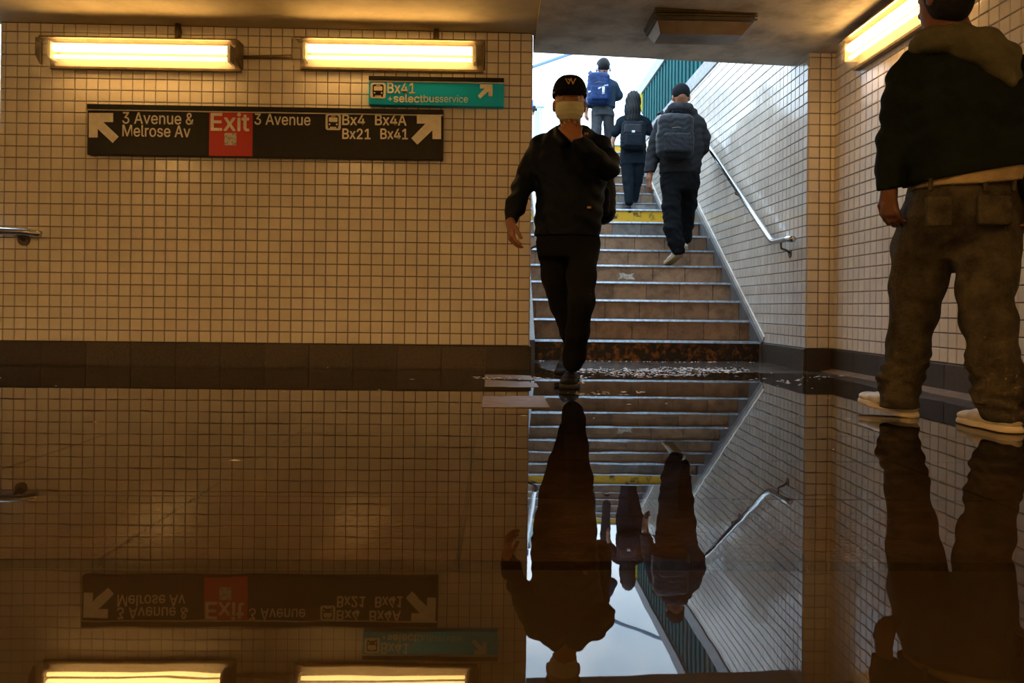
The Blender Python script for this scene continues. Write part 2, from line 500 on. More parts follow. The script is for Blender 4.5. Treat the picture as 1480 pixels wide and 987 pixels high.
# ---- tan cement cove along the foot of the right wall
struct(MB().prism([(XC - .015, -.03), (XC - .015, .022), (XC - .05, .011), (XC - .11, .001), (XC - .12, -.03)], 1, 0.6, YW - .016).build('trim_5', M['paver_dry']), 'tan cement cove at the foot of the right wall')

# ---- ceiling
def ceiling(name, xs, y0, y1, material, label, drop=0.0):
    v, f = [], []
    n = len(xs)
    for y in (y0, y1):
        for x in xs:
            d = drop if y == y1 else 0
            v.append((x, y, zceil(x) - d))
    for x in xs: v.append((x, y1, 2.80))
    for x in xs: v.append((x, y0, 2.80))
    for i in range(n - 1):
        for r in range(4):
            a, b = r * n, ((r + 1) % 4) * n
            f.append((a + i, a + i + 1, b + i + 1, b + i))
    f.append([0, n, 2 * n, 3 * n]); f.append([n - 1, 4 * n - 1, 3 * n - 1, 2 * n - 1])
    m = MB(); m.add(v, f)
    return struct(m.build(name, material), label)
ceiling('ceiling', [-7.3, -5, -4, -3, -2, -1, 0, XR + 0.02], -2.6, YW + 0.05, M['plaster'], 'cream plaster ceiling of the passage')
ceiling('ceiling_stairs', [XR + 0.02, 0.8, 1.4, 2.2, 2.8], -2.6, YE, M['concrete'], 'stained concrete soffit in front of the stairs', 0.04)
# ---- rest of the passage
struct(MB().box(-7.3, XC + 0.3, -1.4, -1.2, -0.1, 2.6).build('wall_back', M['tile']), 'tiled wall behind the viewer')
struct(MB().box(-7.4, -7.2, -2.6, YW + .4, -0.1, 2.6).build('wall_far_left', M['tile']), 'tiled end wall of the passage')
struct(MB().box(-7.3, -5.3, YW, YW + 0.3, -0.1, 2.6).build('wall_left_far', M['tile']), 'tiled wall beyond the left stair opening')
struct(MB().box(-5.5, -5.3, YW + .3, 13.2, -0.1, 3.0).build('wall_left_stairwell', M['tile']), 'side wall of the left stairwell')
struct(MB().box(XL, XL + 0.2, YE - .01, 13.2, -0.1, 3.0).build('wall_left_stairwell_inner', M['tile']), 'inner side wall of the left stairwell')

# ---- stairs
def staircase(name, label, x0, x1, detail=True):
    root = empty(name, ((x0 + x1) / 2, Y1, 0)); tag(root, label, 'stairs')
    og = root.location
    NT = 6
    w = (x1 - x0) / NT
    protos = {}
    for k in range(1, 19):
        y, z0, z1 = step_y(k), (k - 1) * RISE, k * RISE
        y2 = YLAND2 + 0.05 if k == 9 else (y + TREAD + 0.04)
        if k == 18: y2 = 13.2
        st = MB().box(x0, x1, y, y2, z0 - 0.05, z1 - 0.002).build('step', M['step'], root, origin=og)
        if not detail: continue
        nz = MB().prism([(y - 0.020, z1 - 0.020), (y - 0.019, z1 - 0.016), (y - 0.004, z1 + 0.001), (y + 0.045, z1 + 0.001), (y + 0.045, z1 - 0.01), (y - 0.002, z1 - 0.022)], 0, x0, x1)
        nz.build('nosing', M['nosing'], st, origin=og)
        if k in (1, 9, 18):
            MB().box(x0 + .002, x1 - .002, y - 0.006, y + 0.01, z0 + 0.004, z1 - 0.018).build('riser_plate', M['riser_rust'] if k == 1 else M['riser_yellow'], st, origin=og)
            continue
        off = ((k * 0.37) % 1.0) * w
        edges = [x0] + [x0 + off + w * i for i in range(NT) if x0 + off + w * i > x0 + 0.03] + [x1]
        for a, b in zip(edges[:-1], edges[1:]):
            if b - a < 0.03: continue
            g = M['riser']
            if (k == 8 and abs((a + b) / 2 - 1.55) < 0.3) or (k > 9 and random.random() < 0.3): g = M['riser_grey']
            MB().box(a + .0035, b - .0035, y - 0.007 + random.uniform(-.001, .001), y + 0.01, z0 + 0.003, z1 - 0.019).build('riser_tile', g, st, origin=og)
    return root
stairs = staircase('staircase', 'wet stone staircase with tan tiled risers leading up to daylight', XA, XB)
staircase('staircase', 'stairs in the opening at the far left end of the passage', -5.3, XL, False)

# ---- floor: bed, pavers, water
fl = struct(MB().box(-7.3, XC + .1, -2.6, Y1 + .2, -0.12, -0.03).build('floor', M['floor_bed']), 'dark flooded passage floor')
def sm(a, b, x):
    t = min(max((x - a) / (b - a), 0), 1); return t * t * (3 - 2 * t)
def zfloor(x, y):
    n = 0.5 * math.sin(5.1 * x + 1.7 * y) * math.sin(3.3 * y - 1.2 * x + 1) + 0.5 * math.sin(11.3 * x - 2 + 4 * y) * math.sin(9.1 * y + 3 * x)
    z = -0.014
    a = sm(-0.1, 0.5, x) * sm(4.75, 5.6, y)
    b = sm(1.75, 2.33, x) * sm(2.0, 2.6, y)
    z += 0.0185 * max(a, b) + 0.0035 * n * (0.4 + 0.6 * max(a, b))
    return z
def paver(x0, x1, y0, y1, material, lift=None, n=4):
    v, f = [], []
    g = 0.004
    x0 += g; x1 -= g; y0 += g; y1 -= g
    tx, ty = random.uniform(-.002, .002), random.uniform(-.002, .002)
    cx, cy = (x0 + x1) / 2, (y0 + y1) / 2
    for j in range(n + 1):
        for i in range(n + 1):
            x, y = x0 + (x1 - x0) * i / n, y0 + (y1 - y0) * j / n
            z = zfloor(x, y) if lift is None else lift + 0.0015 * math.sin(9 * x + 13 * y)
            v.append((x, y, z + tx * (x - cx) + ty * (y - cy)))
    for j in range(n):
        for i in range(n):
            a = j * (n + 1) + i
            f.append((a, a + 1, a + n + 2, a + n + 1))
    k = len(v)
    rim = [i for i in range(n + 1)] + [(j + 1) * (n + 1) - 1 for j in range(1, n + 1)] + [n * (n + 1) + i for i in range(n - 1, -1, -1)] + [j * (n + 1) for j in range(n - 1, 0, -1)]
    v += [(v[i][0], v[i][1], -0.035) for i in rim]
    m = len(rim)
    f += [(rim[i], k + i, k + (i + 1) % m, rim[(i + 1) % m]) for i in range(m)]
    o = mesh_obj('paver', v, f, material, fl)
    return o
PXW, PYW = 0.62, 0.46
special = [(-0.055, 0.245, 3.36, 3.80), (-0.055, 0.245, 4.22, 4.62), (-0.06, 0.235, 4.62, 4.98)]
for j in range(-1, 10):
    y0 = 1.84 + j * PYW
    for i in range(-7, 4):
        x0 = -0.06 + i * PXW - (0.0 if j % 2 else 0.0)
        x1 = min(x0 + PXW, XC - 0.012)
        y1 = min(y0 + PYW, Y1)
        if x1 - x0 < 0.05 or y1 - y0 < 0.05: continue
        if y0 > YW - 0.05 and (x1 < XR or x0 > XS): continue
        a, b, c, d = x0, x1, y0, y1
        if y1 > YW - 0.02 and y0 < YW - .05 and (x1 <= XR): d = min(y1, YW - 0.012)
        paver(a, b, c, d, M['paver'])
for (a, b, c, d), lf in zip(special, (0.0025, 0.0008, 0.0004)):
    paver(a, b, c, d, M['paver_dry'], lf, 3)

wm = MB().add([(-7.2, -1.2, 0), (XC, -1.2, 0), (XC, YW - .002, 0), (XS, YW - .002, 0), (XS, 6.39, 0), (XR + .015, 6.39, 0), (XR + .015, YW - .002, 0), (XL, YW - .002, 0), (XL, 6.39, 0), (-5.29, 6.39, 0), (-5.29, YW - .002, 0), (-7.2, YW - .002, 0)], [tuple(range(12))])
water = wm.build('puddle', M['water'])
tag(water, 'still brown water flooding the passage floor and mirroring it', 'water', kind='stuff')

# ---- foam flecks left by the draining water
fv, ff = [], []
def fleck(x, y, z, rx, ry, h):
    n = 7
    b = len(fv)
    ph = random.uniform(0, 6)
    for k in range(n):
        t = 2 * math.pi * k / n + ph; q = random.uniform(.6, 1.15)
        fv.append((x + rx * math.cos(t) * q, y + ry * math.sin(t) * q, z - 0.001))
    fv.append((x, y, z + h))
    for k in range(n): ff.append((b + k, b + (k + 1) % n, b + n))
random.seed(5)
def foam_band(x0, y0, x1, y1, w, n, r=0.012):
    for _ in range(n):
        t = random.random()
        x, y = x0 + (x1 - x0) * t + random.gauss(0, w * .5), y0 + (y1 - y0) * t + random.gauss(0, w)
        if x > XS - 0.06 and y > YW - .05 or y > 6.3 or x > XC - .05: continue
        z = max(0.0, zfloor(x, y))
        rr = r * random.uniform(.35, 1.3)
        fleck(x, y, z, rr * random.uniform(1, 3.6), rr, 0.0022)
foam_band(0.36, 6.28, 2.1, 6.30, 0.03, 60, 0.008)
foam_band(0.5, 5.35, 1.75, 5.5, 0.10, 420, 0.007)
foam_band(0.75, 5.05, 1.35, 5.15, 0.07, 180, 0.006)
foam_band(0.42, 4.45, 0.55, 4.9, 0.05, 60, 0.010)
foam_band(0.42, 3.9, 0.78, 4.05, 0.05, 45, 0.006)
foam_band(-0.04, 3.72, 0.24, 3.72, 0.02, 60, 0.006)
foam_band(-0.1, 4.75, 0.3, 4.8, 0.04, 50, 0.008)
foam_band(1.6, 4.6, 2.2, 5.2, 0.15, 30, 0.009)
foam_band(-3.0, 3.0, 2.0, 4.2, 0.8, 40, 0.006)
fo = mesh_obj('foam', fv, ff, M['foam'])
tag(fo, 'white flecks of foam on the wet floor before the stairs', 'foam', kind='stuff')

# ---- street level above
struct(MB().box(-14, 14, 13.2, 40, TOP - 0.3, TOP - 0.002).build('floor_street', M['pavement']), 'street pavement at the head of the stairs')
struct(MB().box(XS + .45, 14, YE, 13.2, TOP - 0.3, TOP - 0.002).build('floor_street_side', M['pavement']), 'street pavement beside the stairwell')
struct(MB().box(XL + .2, XR - 0.3, YE, 13.2, TOP - 0.3, TOP - 0.002).build('floor_street_middle', M['pavement']), 'street pavement between the two stairwells')
cop = struct(MB().box(XS - 0.02, XS + 0.36, YE + .02, 13.2, WALLTOP, WALLTOP + 0.16).build('trim_3', M['granite'], bevel=0.008), 'grey granite coping on the stairwell wall')
struct(MB().box(XR - 0.34, XR + 0.02, YE + .02, 13.2, WALLTOP, WALLTOP + 0.16).build('trim_4', M['granite'], bevel=0.008), 'granite coping on the left stairwell wall')
fence = empty('stair_fence', (2.33, 9.5, WALLTOP + 0.16)); tag(fence, 'green ribbed metal fence with grey top rail above the stairs', 'fence')
fo_ = fence.location
pm = MB().box(2.32, 2.335, YE + .1, 12.9, WALLTOP + .16, 3.80).build('backing_sheet', M['green'], fence, origin=fo_)
for i in range(36):
    y = YE + .15 + i * 0.19
    if y > 12.85: break
    MB().box(2.285, 2.321, y, y + 0.10, WALLTOP + .162, 3.80).build('slat', M['green'], fence, origin=fo_)
MB().box(2.26, 2.42, YE + .1, 12.95, 3.80, 3.98).build('top_rail', M['granite'], fence, bevel=0.008, origin=fo_)
MB().box(2.24, 2.29, 12.35, 12.43, WALLTOP + .162, 3.80).build('yellow_post', M['yellow'], fence, origin=fo_)

# ------------------------------------------------------------------ fluorescent wall lamps
def wall_lamp(loc, rz, length, label):
    """origin: middle of the fixture's back on the wall; faces local -y"""
    r = empty('wall_lamp', loc, rz); r.scale = (1, 1, 0.81); tag(r, label, 'lamp', 'lit fluorescent wall lamps')
    L = length / 2
    def B(m, n, mt, p=r, **k): return m.build(n, mt, p, **k)
    B(MB().box(-L + .03, L - .01, -0.022, -0.001, -0.112, 0.118), 'housing', M['lamp_metal'], bevel=0.004)
    B(MB().box(-L + .07, L - .05, -0.030, -0.0225, -0.095, 0.105), 'reflector', M['lamp_pan'])
    # clear cover: box with a chamfered lower edge
    prof = [(-0.023, 0.112), (-0.135, 0.108), (-0.140, 0.098), (-0.140, -0.040), (-0.085, -0.098), (-0.023, -0.098)]
    v = [(x, y, z) for x in (-L, L) for (y, z) in prof]
    n = len(prof)
    f = [[i, i + 1, n + i + 1, n + i] for i in range(n - 1)] + [list(range(n))[::-1], [n + i for i in range(n)]]
    cv = B(MB().add(v, f), 'cover', M['lens'])
    MB().box(-L + .02, L - .005, -0.139, -0.034, 0.1085, 0.120).build('top_rim', M['lamp_metal'], cv)
    MB().prism([(-0.020, -0.116), (-0.046, -0.116), (-0.050, -0.099), (-0.020, -0.099)], 0, -L + .05, L - .005).build('bottom_rim', M['lamp_metal'], cv)
    for sx in (1,):
        MB().prism([(-0.036, 0.11), (-0.142, 0.11), (-0.144, -0.04), (-0.088, -0.10), (-0.036, -0.10)], 0, sx * (L - .004), sx * (L + .008)).build('end_plate', M['lamp_metal'], cv)
    for z, y, rad in ((0.042, -0.088, 0.034), (-0.034, -0.088, 0.015)):
        B(MB().tube([(-L + .10, y, z), (L - .085, y, z)], rad, 14), 'tube', M['tube'], smooth=True)
    for sx, q in ((-1, .09), (1, .075)):
        B(MB().box(min(sx * (L - q), sx * (L - q + .02)), max(sx * (L - q), sx * (L - q + .02)), -0.12, -0.031, -0.06, 0.085), 'tube_holder', M['lamp_pan'])
    return r

wall_lamp((-2.425, YW - 0.006, 2.118), 0, 1.345, 'lit warm fluorescent wall lamp nearest the left edge, above the 3 Avenue sign')
wall_lamp((-0.74, YW - 0.006, 2.143), 0, 1.30, 'lit warm fluorescent wall lamp just above the teal bus sign')
wall_lamp((XC - 0.006, 4.48, 2.095), -math.pi / 2, 1.37, 'lit warm fluorescent lamp on the right wall beside the man in jeans')

def conduit(name, pts, r, label):
    o = MB().tube(pts, r, 10).build(name, M['lamp_metal'], smooth=True); tag(o, label, 'pipe'); return o
yc = YW - 0.032
conduit('conduit', [(-1.745, yc, 2.125), (-1.392, yc, 2.14)], 0.013, 'thin metal conduit running between the two wall lamps')
conduit('conduit', [(-2.195, yc, 2.213), (-2.195, yc, 2.29), (-2.195, yc, zceil(-2.2) + .002)], [0.016, 0.024, 0.018], 'short conduit stub from ceiling to the leftmost wall lamp')
conduit('conduit', [(-0.425, yc, 2.238), (-0.425, yc, 2.29), (-0.425, yc, zceil(-.43) + .002)], [0.016, 0.022, 0.018], 'short conduit stub above the lamp over the teal sign')

# ---- unlit ceiling lamp in front of the stairs
cl = empty('ceiling_lamp', (1.375, 5.03, zceil(1.4))); tag(cl, 'unlit brown ceiling lamp with dusty lens before the stairs', 'lamp')
co = cl.location
zt = zceil(1.4) + 0.003
MB().prism([(4.84, zt - .012), (4.83, zt - .05), (4.86, zt - .052), (5.20, zt - .052), (5.22, zt - .02), (5.20, zt - .012)], 0, 0.97, 1.60).build('housing', M['lamp_old'], cl, origin=co)
MB().prism([(4.845, zt - .052), (4.85, zt - .085), (4.88, zt - .088), (5.17, zt - .088), (5.20, zt - .052)], 0, 0.978, 1.592).build('lower_frame', M['lamp_old'], cl, origin=co)
v = []
for z, (xa, xb, ya, yb) in ((zt - .088, (0.99, 1.58, 4.87, 5.175)), (zt - .15, (1.02, 1.54, 4.93, 5.12))):
    v += [(xa, ya, z), (xb, ya, z), (xb, yb, z), (xa, yb, z)]
MB().add(v, [(0, 1, 2, 3), (7, 6, 5, 4), (0, 4, 5, 1), (1, 5, 6, 2), (2, 6, 7, 3), (3, 7, 4, 0)]).build('lens', M['lens_dull'], cl, origin=co)
for x in (1.05, 1.45):
    MB().box(x, x + .09, 4.93, 5.08, zt - .013, zt + .03).build('mounting_plate', M['steel_dark'], cl, origin=co)

for q, zz in ((4.833, zt - .030), (4.838, zt - .064), (4.846, zt - .082)):
    MB().box(0.965, 1.605, q - .006, q + .01, zz - .004, zz + .004).build('rib', M['lamp_old'], cl, origin=co)
# ---- lit ceiling lamps further back in the passage
def ceiling_tube_lamp(x, y, rz, label):
    z = zceil(x)
    r = empty('ceiling_tube_lamp', (x, y, z), rz); tag(r, label, 'lamp', 'lit ceiling lamps of the passage')
    L = 0.68
    MB().box(-L, L, -.10, .10, -.05, .003).build('housing', M['lamp_metal'], r, bevel=.004)
    prof = [(-.095, -.051), (-.075, -.125), (.075, -.125), (.095, -.051)]
    v = [(q, a, b) for q in (-L + .01, L - .01) for a, b in prof]
    MB().add(v, [(0, 1, 5, 4), (1, 2, 6, 5), (2, 3, 7, 6), (0, 3, 2, 1), (4, 5, 6, 7)]).build('cover', M['lens'], r)
    for yy in (-.045, .045):
        MB().tube([(-L + .06, yy, -.085), (L - .06, yy, -.085)], .026, 12).build('tube', M['tube_ceiling'], r, smooth=True)
    return r
M['tube_ceiling'] = emit_mat('fluorescent_ceiling_tube', LAMP_COL, CEILING_LAMP_STRENGTH)
ceiling_tube_lamp(-4.1, 1.1, math.pi / 2, 'lit ceiling lamp back in the passage, farthest to the left')
ceiling_tube_lamp(-1.7, 1.1, math.pi / 2, 'lit ceiling lamp back in the passage, between the other two')
ceiling_tube_lamp(0.9, 0.2, math.pi / 2, 'lit ceiling lamp back in the passage, nearest the right wall')

# ------------------------------------------------------------------ signs
try:                            # sans serif that ships with Blender; the built-in font is the fallback
    import os
    SIGN_FONT = bpy.data.fonts.load(os.path.join(bpy.utils.system_resource('DATAFILES'), 'fonts', 'Inter.woff2'))
except Exception:
    SIGN_FONT = None
def text_mesh(body, x0, x1, z0, z1, y, material, parent, bold=0.0, origin=(0, 0, 0), name='lettering'):
    c = bpy.data.curves.new('lettering', 'FONT')
    c.body = body; c.font = SIGN_FONT or c.font; c.size = 1.0;  c.resolution_u = 4; c.space_word = 1.0
    t = bpy.data.objects.new('lettering_tmp', c); COL.objects.link(t)
    bpy.context.view_layer.update()
    dg = bpy.context.evaluated_depsgraph_get()
    me = bpy.data.meshes.new_from_object(t.evaluated_get(dg))
    bpy.data.objects.remove(t); bpy.data.curves.remove(c)
    co = np.zeros(len(me.vertices) * 3); me.vertices.foreach_get('co', co); co = co.reshape(-1, 3)
    lo, hi = co[:, :2].min(0), co[:, :2].max(0)
    new = np.zeros_like(co)
    new[:, 0] = x0 + (co[:, 0] - lo[0]) / (hi[0] - lo[0]) * (x1 - x0) - origin[0]
    new[:, 1] = y - origin[1]
    new[:, 2] = z0 + (co[:, 1] - lo[1]) / (hi[1] - lo[1]) * (z1 - z0) - origin[2]
    hgt = z1 - z0
    shifts = [(0, 0)] if bold <= 0 else [(bold * hgt * q * math.cos(t), bold * hgt * q * math.sin(t)) for q in (1,) for t in np.linspace(0, 2 * math.pi, 9)[:-1]]
    faces = [list(p.vertices) for p in me.polygons]
    av, af = [], []
    for i, (dx, dz) in enumerate(shifts):          # thickened strokes
        v = new.copy(); v[:, 0] += dx; v[:, 2] += dz; v[:, 1] -= i * 0.00006
        af += [[k + i * len(new) for k in q] for q in faces]; av.append(v)
    bpy.data.meshes.remove(me)
    me = bpy.data.meshes.new('lettering')
    me.from_pydata(np.concatenate(av).tolist(), [], af); me.update()
    me.materials.append(material)
    o = bpy.data.objects.new(name, me); link(o, parent)
    return o

def px_rect(x0, y0, x1, y1, Y):
    a, b = at(x0, y1, Y), at(x1, y0, Y)
    return a.x, b.x, a.z, b.z

def plate(poly_px, Y, th, name, material, parent, origin):
    pts = [at(x, y, Y) for x, y in poly_px]
    poly = [(p.x, p.z) for p in pts]
    return MB().prism(poly, 1, Y, Y + th).build(name, material, parent, origin=origin)

def bus_icon(x0, y0, x1, y1, Y, fg, bg, parent, origin):
    a0, a1, c0, c1 = px_rect(x0, y0, x1, y1, Y)
    w, h = a1 - a0, c1 - c0
    def rr(u0, u1, v0, v1, r, y, th, mt, p, nm):
        pts = []
        for cx, cy, st in ((u1 - r, v1 - r, 0), (u0 + r, v1 - r, 90), (u0 + r, v0 + r, 180), (u1 - r, v0 + r, 270)):
            for k in range(4):
                t = math.radians(st + k * 30); pts.append((a0 + (cx + r * math.cos(t)) * w, c0 + (cy + r * math.sin(t)) * h))
        return MB().prism(pts, 1, y, y + th).build(nm, mt, p, origin=origin)
    ic = rr(0, 1, 0, 1, .14, Y, 0.002, fg, parent, 'bus_symbol')
    rr(.14, .86, .2, .9, .10, Y - .001, 0.001, bg, ic, 'bus_front')
    rr(.22, .78, .50, .78, .04, Y - .002, 0.001, fg, ic, 'windscreen')
    rr(.36, .64, .82, .86, .015, Y - .002, 0.001, fg, ic, 'route_panel')
    for u in (.2, .68): rr(u, u + .12, .30, .40, .04, Y - .002, .001, fg, ic, 'headlight')
    for u in (.17, .71): rr(u, u + .12, .1, .22, .03, Y - .001, .001, bg, ic, 'wheel')

def sign(name, label, x0, x1, z0, z1, Yf, face, strip):
    r = empty(name, ((x0 + x1) / 2, YW, z0)); tag(r, label, 'sign')
    o = r.location
    MB().box(x0, x1, Yf + 0.001, YW - 0.0055, z0, z1 - strip).build('panel', face, r, bevel=0.003, origin=o)
    MB().box(x0, x1, Yf - 0.008, YW - 0.0055, z1 - strip + 0.008, z1).build('top_rail', M['sign_black'], r, bevel=0.002, origin=o)
    MB().box(x0 + .002, x1 - .002, Yf - 0.004, YW - 0.01, z1 - strip + 0.0005, z1 - strip + 0.0075).build('white_line', M['sign_white'], r, origin=o)
    return r, o
W = M['sign_white']
YF = 5.44
s1, o1 = sign('direction_sign', 'long black direction sign with red Exit panel on the tiled wall', -2.79, -0.368, 1.437, 1.780, YF, M['sign_black'], 0.042)
yt = YF - 0.0015
def T(txt, x0, y0, x1, y1, par, o, bold=0.018, Y=yt):
    a, b, c, d = px_rect(x0, y0, x1, y1, Y)
    return text_mesh(txt, a, b, c, d, Y, W, par, bold, o)
T('3 Avenue &', 177, 163.6, 280, 178.6, s1, o1)
T('Melrose Av', 177, 182, 275, 197, s1, o1)
a, b, c, d = px_rect(302, 162, 365.5, 226.5, YF)
rp = MB().box(a, b, YF - 0.0015, YF + 0.002, 1.440, d).build('exit_panel', M['sign_red'], s1, origin=o1)
T('Exit', 305, 164, 360, 188.4, rp, o1, 0.03, YF - 0.003)
a, b, c, d = px_rect(324.5, 192.5, 342, 210, YF)
MB().box(a, b, YF - 0.0025, YF - .001, c, d).build('sticker', M['sticker'], rp, origin=o1)
T('3 Avenue', 367.8, 165.5, 448.6, 180, s1, o1)
bus_icon(470.4, 164.7, 492.8, 187.8, YF - .002, W, M['sign_black'], s1, o1)
T('Bx4', 495, 166.2, 527.5, 180.3, s1, o1, 0.03)
T('Bx4A', 542.3, 166.5, 587.3, 180.6, s1, o1, 0.03)
T('Bx21', 495, 186.4, 535.3, 200.4, s1, o1, 0.03)
T('Bx41', 550, 186.6, 589.3, 200.6, s1, o1, 0.03)
def reg(pts, ox, oy, s): return [(ox + x / s, oy + y / s) for x, y in pts]
plate(reg([(47,103),(247,103),(247,178),(165,178),(292,298),(243,350),(120,235),(120,305),(47,305)], 120, 145, 5.692), YF - .002, .0025, 'arrow', W, s1, o1)
plate(reg([(1420,92),(1140,92),(1140,188),(1240,188),(1075,358),(1145,432),(1320,265),(1320,368),(1420,368)], 460, 155, 8.0), YF - .002, .0025, 'arrow', W, s1, o1)

YG = 5.425
s2, o2 = sign('bus_sign', 'small teal bus service sign under the second lamp', -0.879, 0.047, 1.806, 2.001, YG, M['sign_teal'], 0.038)
y2 = YG - 0.0015
T('Bx41', 560, 120.3, 599.6, 134.2, s2, o2, 0.03, y2)
T('+', 561, 140.2, 566.6, 146.0, s2, o2, 0.05, y2)
T('select', 569, 137.3, 611.3, 147.4, s2, o2, 0.035, y2)
T('bus', 612.2, 137.4, 634.6, 147.5, s2, o2, 0.012, y2)
T('service', 635.6, 137.8, 676.3, 147.6, s2, o2, -0.012, y2)
bus_icon(535.4, 120, 557.6, 142, YG - .002, W, M['sign_black'], s2, o2)
plate(reg([(1318,120),(1190,118),(1190,160),(1238,160),(1168,235),(1190,265),(1275,190),(1275,240),(1318,240)], 525, 105, 7.05), YG - .002, .0025, 'arrow', W, s2, o2)

# ------------------------------------------------------------------ handrails
def handrail(label, x, side, y_end=5.56, full=True):
    """side +1: wall lies at larger x"""
    r = empty('handrail', (x, 5.99, 0.9)); tag(r, label, 'handrail')
    o = r.location
    z0 = 0.945
    slope = 0.60
    pts = [(x, y_end, z0 - 0.012), (x, y_end + .12, z0), (x, 5.93, z0), (x, 5.985, z0 + .012), (x, 6.05, z0 + .045)]
    yy = 8.55
    pts += [(x, yy, z0 + 0.02 + (yy - 6.02) * slope), (x, yy + .1, z0 + .06 + (yy - 6.02) * slope), (x, 10.2, z0 + .07 + (yy - 6.02) * slope),
            (x, 10.3, z0 + .09 + (yy - 6.02) * slope), (x, 12.6, z0 + .09 + (yy - 6.02) * slope + 2.3 * slope)]
    MB().tube(pts, 0.0225, 12).build('rail', M['steel'], r, smooth=True, origin=o)
    def zr(y): return z0 if y < 6 else z0 + 0.02 + (y - 6.02) * slope
    for y in (5.80, 6.92, 8.1):
        w = x + side * 0.075
        br = MB().tube([(x, y, zr(y) - .02), (x + side * .005, y, zr(y) - .06), (x + side * .045, y, zr(y) - .075), (w, y, zr(y) - .10)], 0.008, 8).build('bracket', M['steel_dark'], r, smooth=True, origin=o)
        MB().tube([(w - side * .008, y, zr(y) - .10), (w + side * .003, y, zr(y) - .10)], 0.03, 12).build('wall_flange', M['steel_dark'], br, origin=o)
    return r
handrail('brushed steel handrail on the right tiled wall of the stairs', XS - 0.078, 1)
handrail('steel handrail at the left side of the stairs behind the masked man', XR + 0.078, -1, 5.9)
hr = empty('handrail', (-3.3, YW, 0.9)); tag(hr, 'end of a steel handrail on the tiled wall at the left edge', 'handrail')
ho = hr.location
MB().tube([(-4.1, YW - .085, 0.912), (-3.4, YW - .085, 0.908), (-3.2, YW - .085, 0.902), (-3.115, YW - .08, 0.893), (-3.09, YW - .06, 0.888)], 0.0235, 12).build('rail', M['steel'], hr, smooth=True, origin=ho)
b_ = MB().tube([(-3.235, YW - .085, 0.885), (-3.235, YW - .06, 0.862), (-3.235, YW - .01, 0.852)], 0.011, 8).build('bracket', M['steel_dark'], hr, smooth=True, origin=ho)
MB().tube([(-3.235, YW - .022, 0.852), (-3.235, YW - .005, 0.852)], 0.04, 14).build('wall_flange', M['steel_dark'], b_, origin=ho)

# ---- a torn sticker on a riser
p = at(905, 399, step_y(5) - .0085)
stk = MB()
stk.prism([(p.x - .08, p.z - .033), (p.x - .02, p.z - .02), (p.x + .01, p.z - .034), (p.x + .085, p.z - .03), (p.x + .06, p.z), (p.x + .08, p.z + .03),
           (p.x + .01, p.z + .014), (p.x - .03, p.z + .032), (p.x - .07, p.z + .026), (p.x - .055, p.z)], 1, p.y - .001, p.y + .001)
tag(stk.build('sticker', M['sticker']), 'torn white sticker on a stair riser', 'sticker')

# ---- things up on the street
c0, c1 = at(740, 107, 16), at(860, 65.5, 16)
tag(MB().tube([c0 + (c0 - c1) * 0.6, c1 + (c1 - c0) * 1.2], 0.035, 8).build('overhead_cable', M['cable']), 'dark overhead cable crossing the white sky', 'cable')
sb = empty('signal_box', at(781, 175, 15)); tag(sb, 'pale green signal box on a post at street level', 'signal box')
so = sb.location
a, b, c, d = px_rect(775, 143, 787, 155, 15)
MB().box(a, b, 14.95, 15.1, c, d).build('box', M['teal_box'], sb, bevel=.01, origin=so)
MB().box((a + b) / 2 - .02, (a + b) / 2 + .02, 15, 15.05, TOP - .01, c).build('post', M['teal_box'], sb, origin=so)
a, b, c, d = px_rect(773, 158, 784, 176, 15)
MB().box(a, b, 15.12, 15.3, TOP - .005, d).build('cabinet', M['teal_box'], sb, bevel=.01, origin=so)
bs = empty('street_sign', at(768, 150, 16)); tag(bs, 'small blue street sign behind the tiled wall edge', 'sign')
a, b, c, d = px_rect(764, 144.5, 771, 153.5, 16)
MB().box(a, b, 16, 16.03, c, d).build('panel', M['blue_box'], bs, origin=bs.location)
MB().box((a + b) / 2 - .03, (a + b) / 2 + .03, 16.03, 16.07, TOP - .01, d).build('post', M['steel_dark'], bs, origin=bs.location)

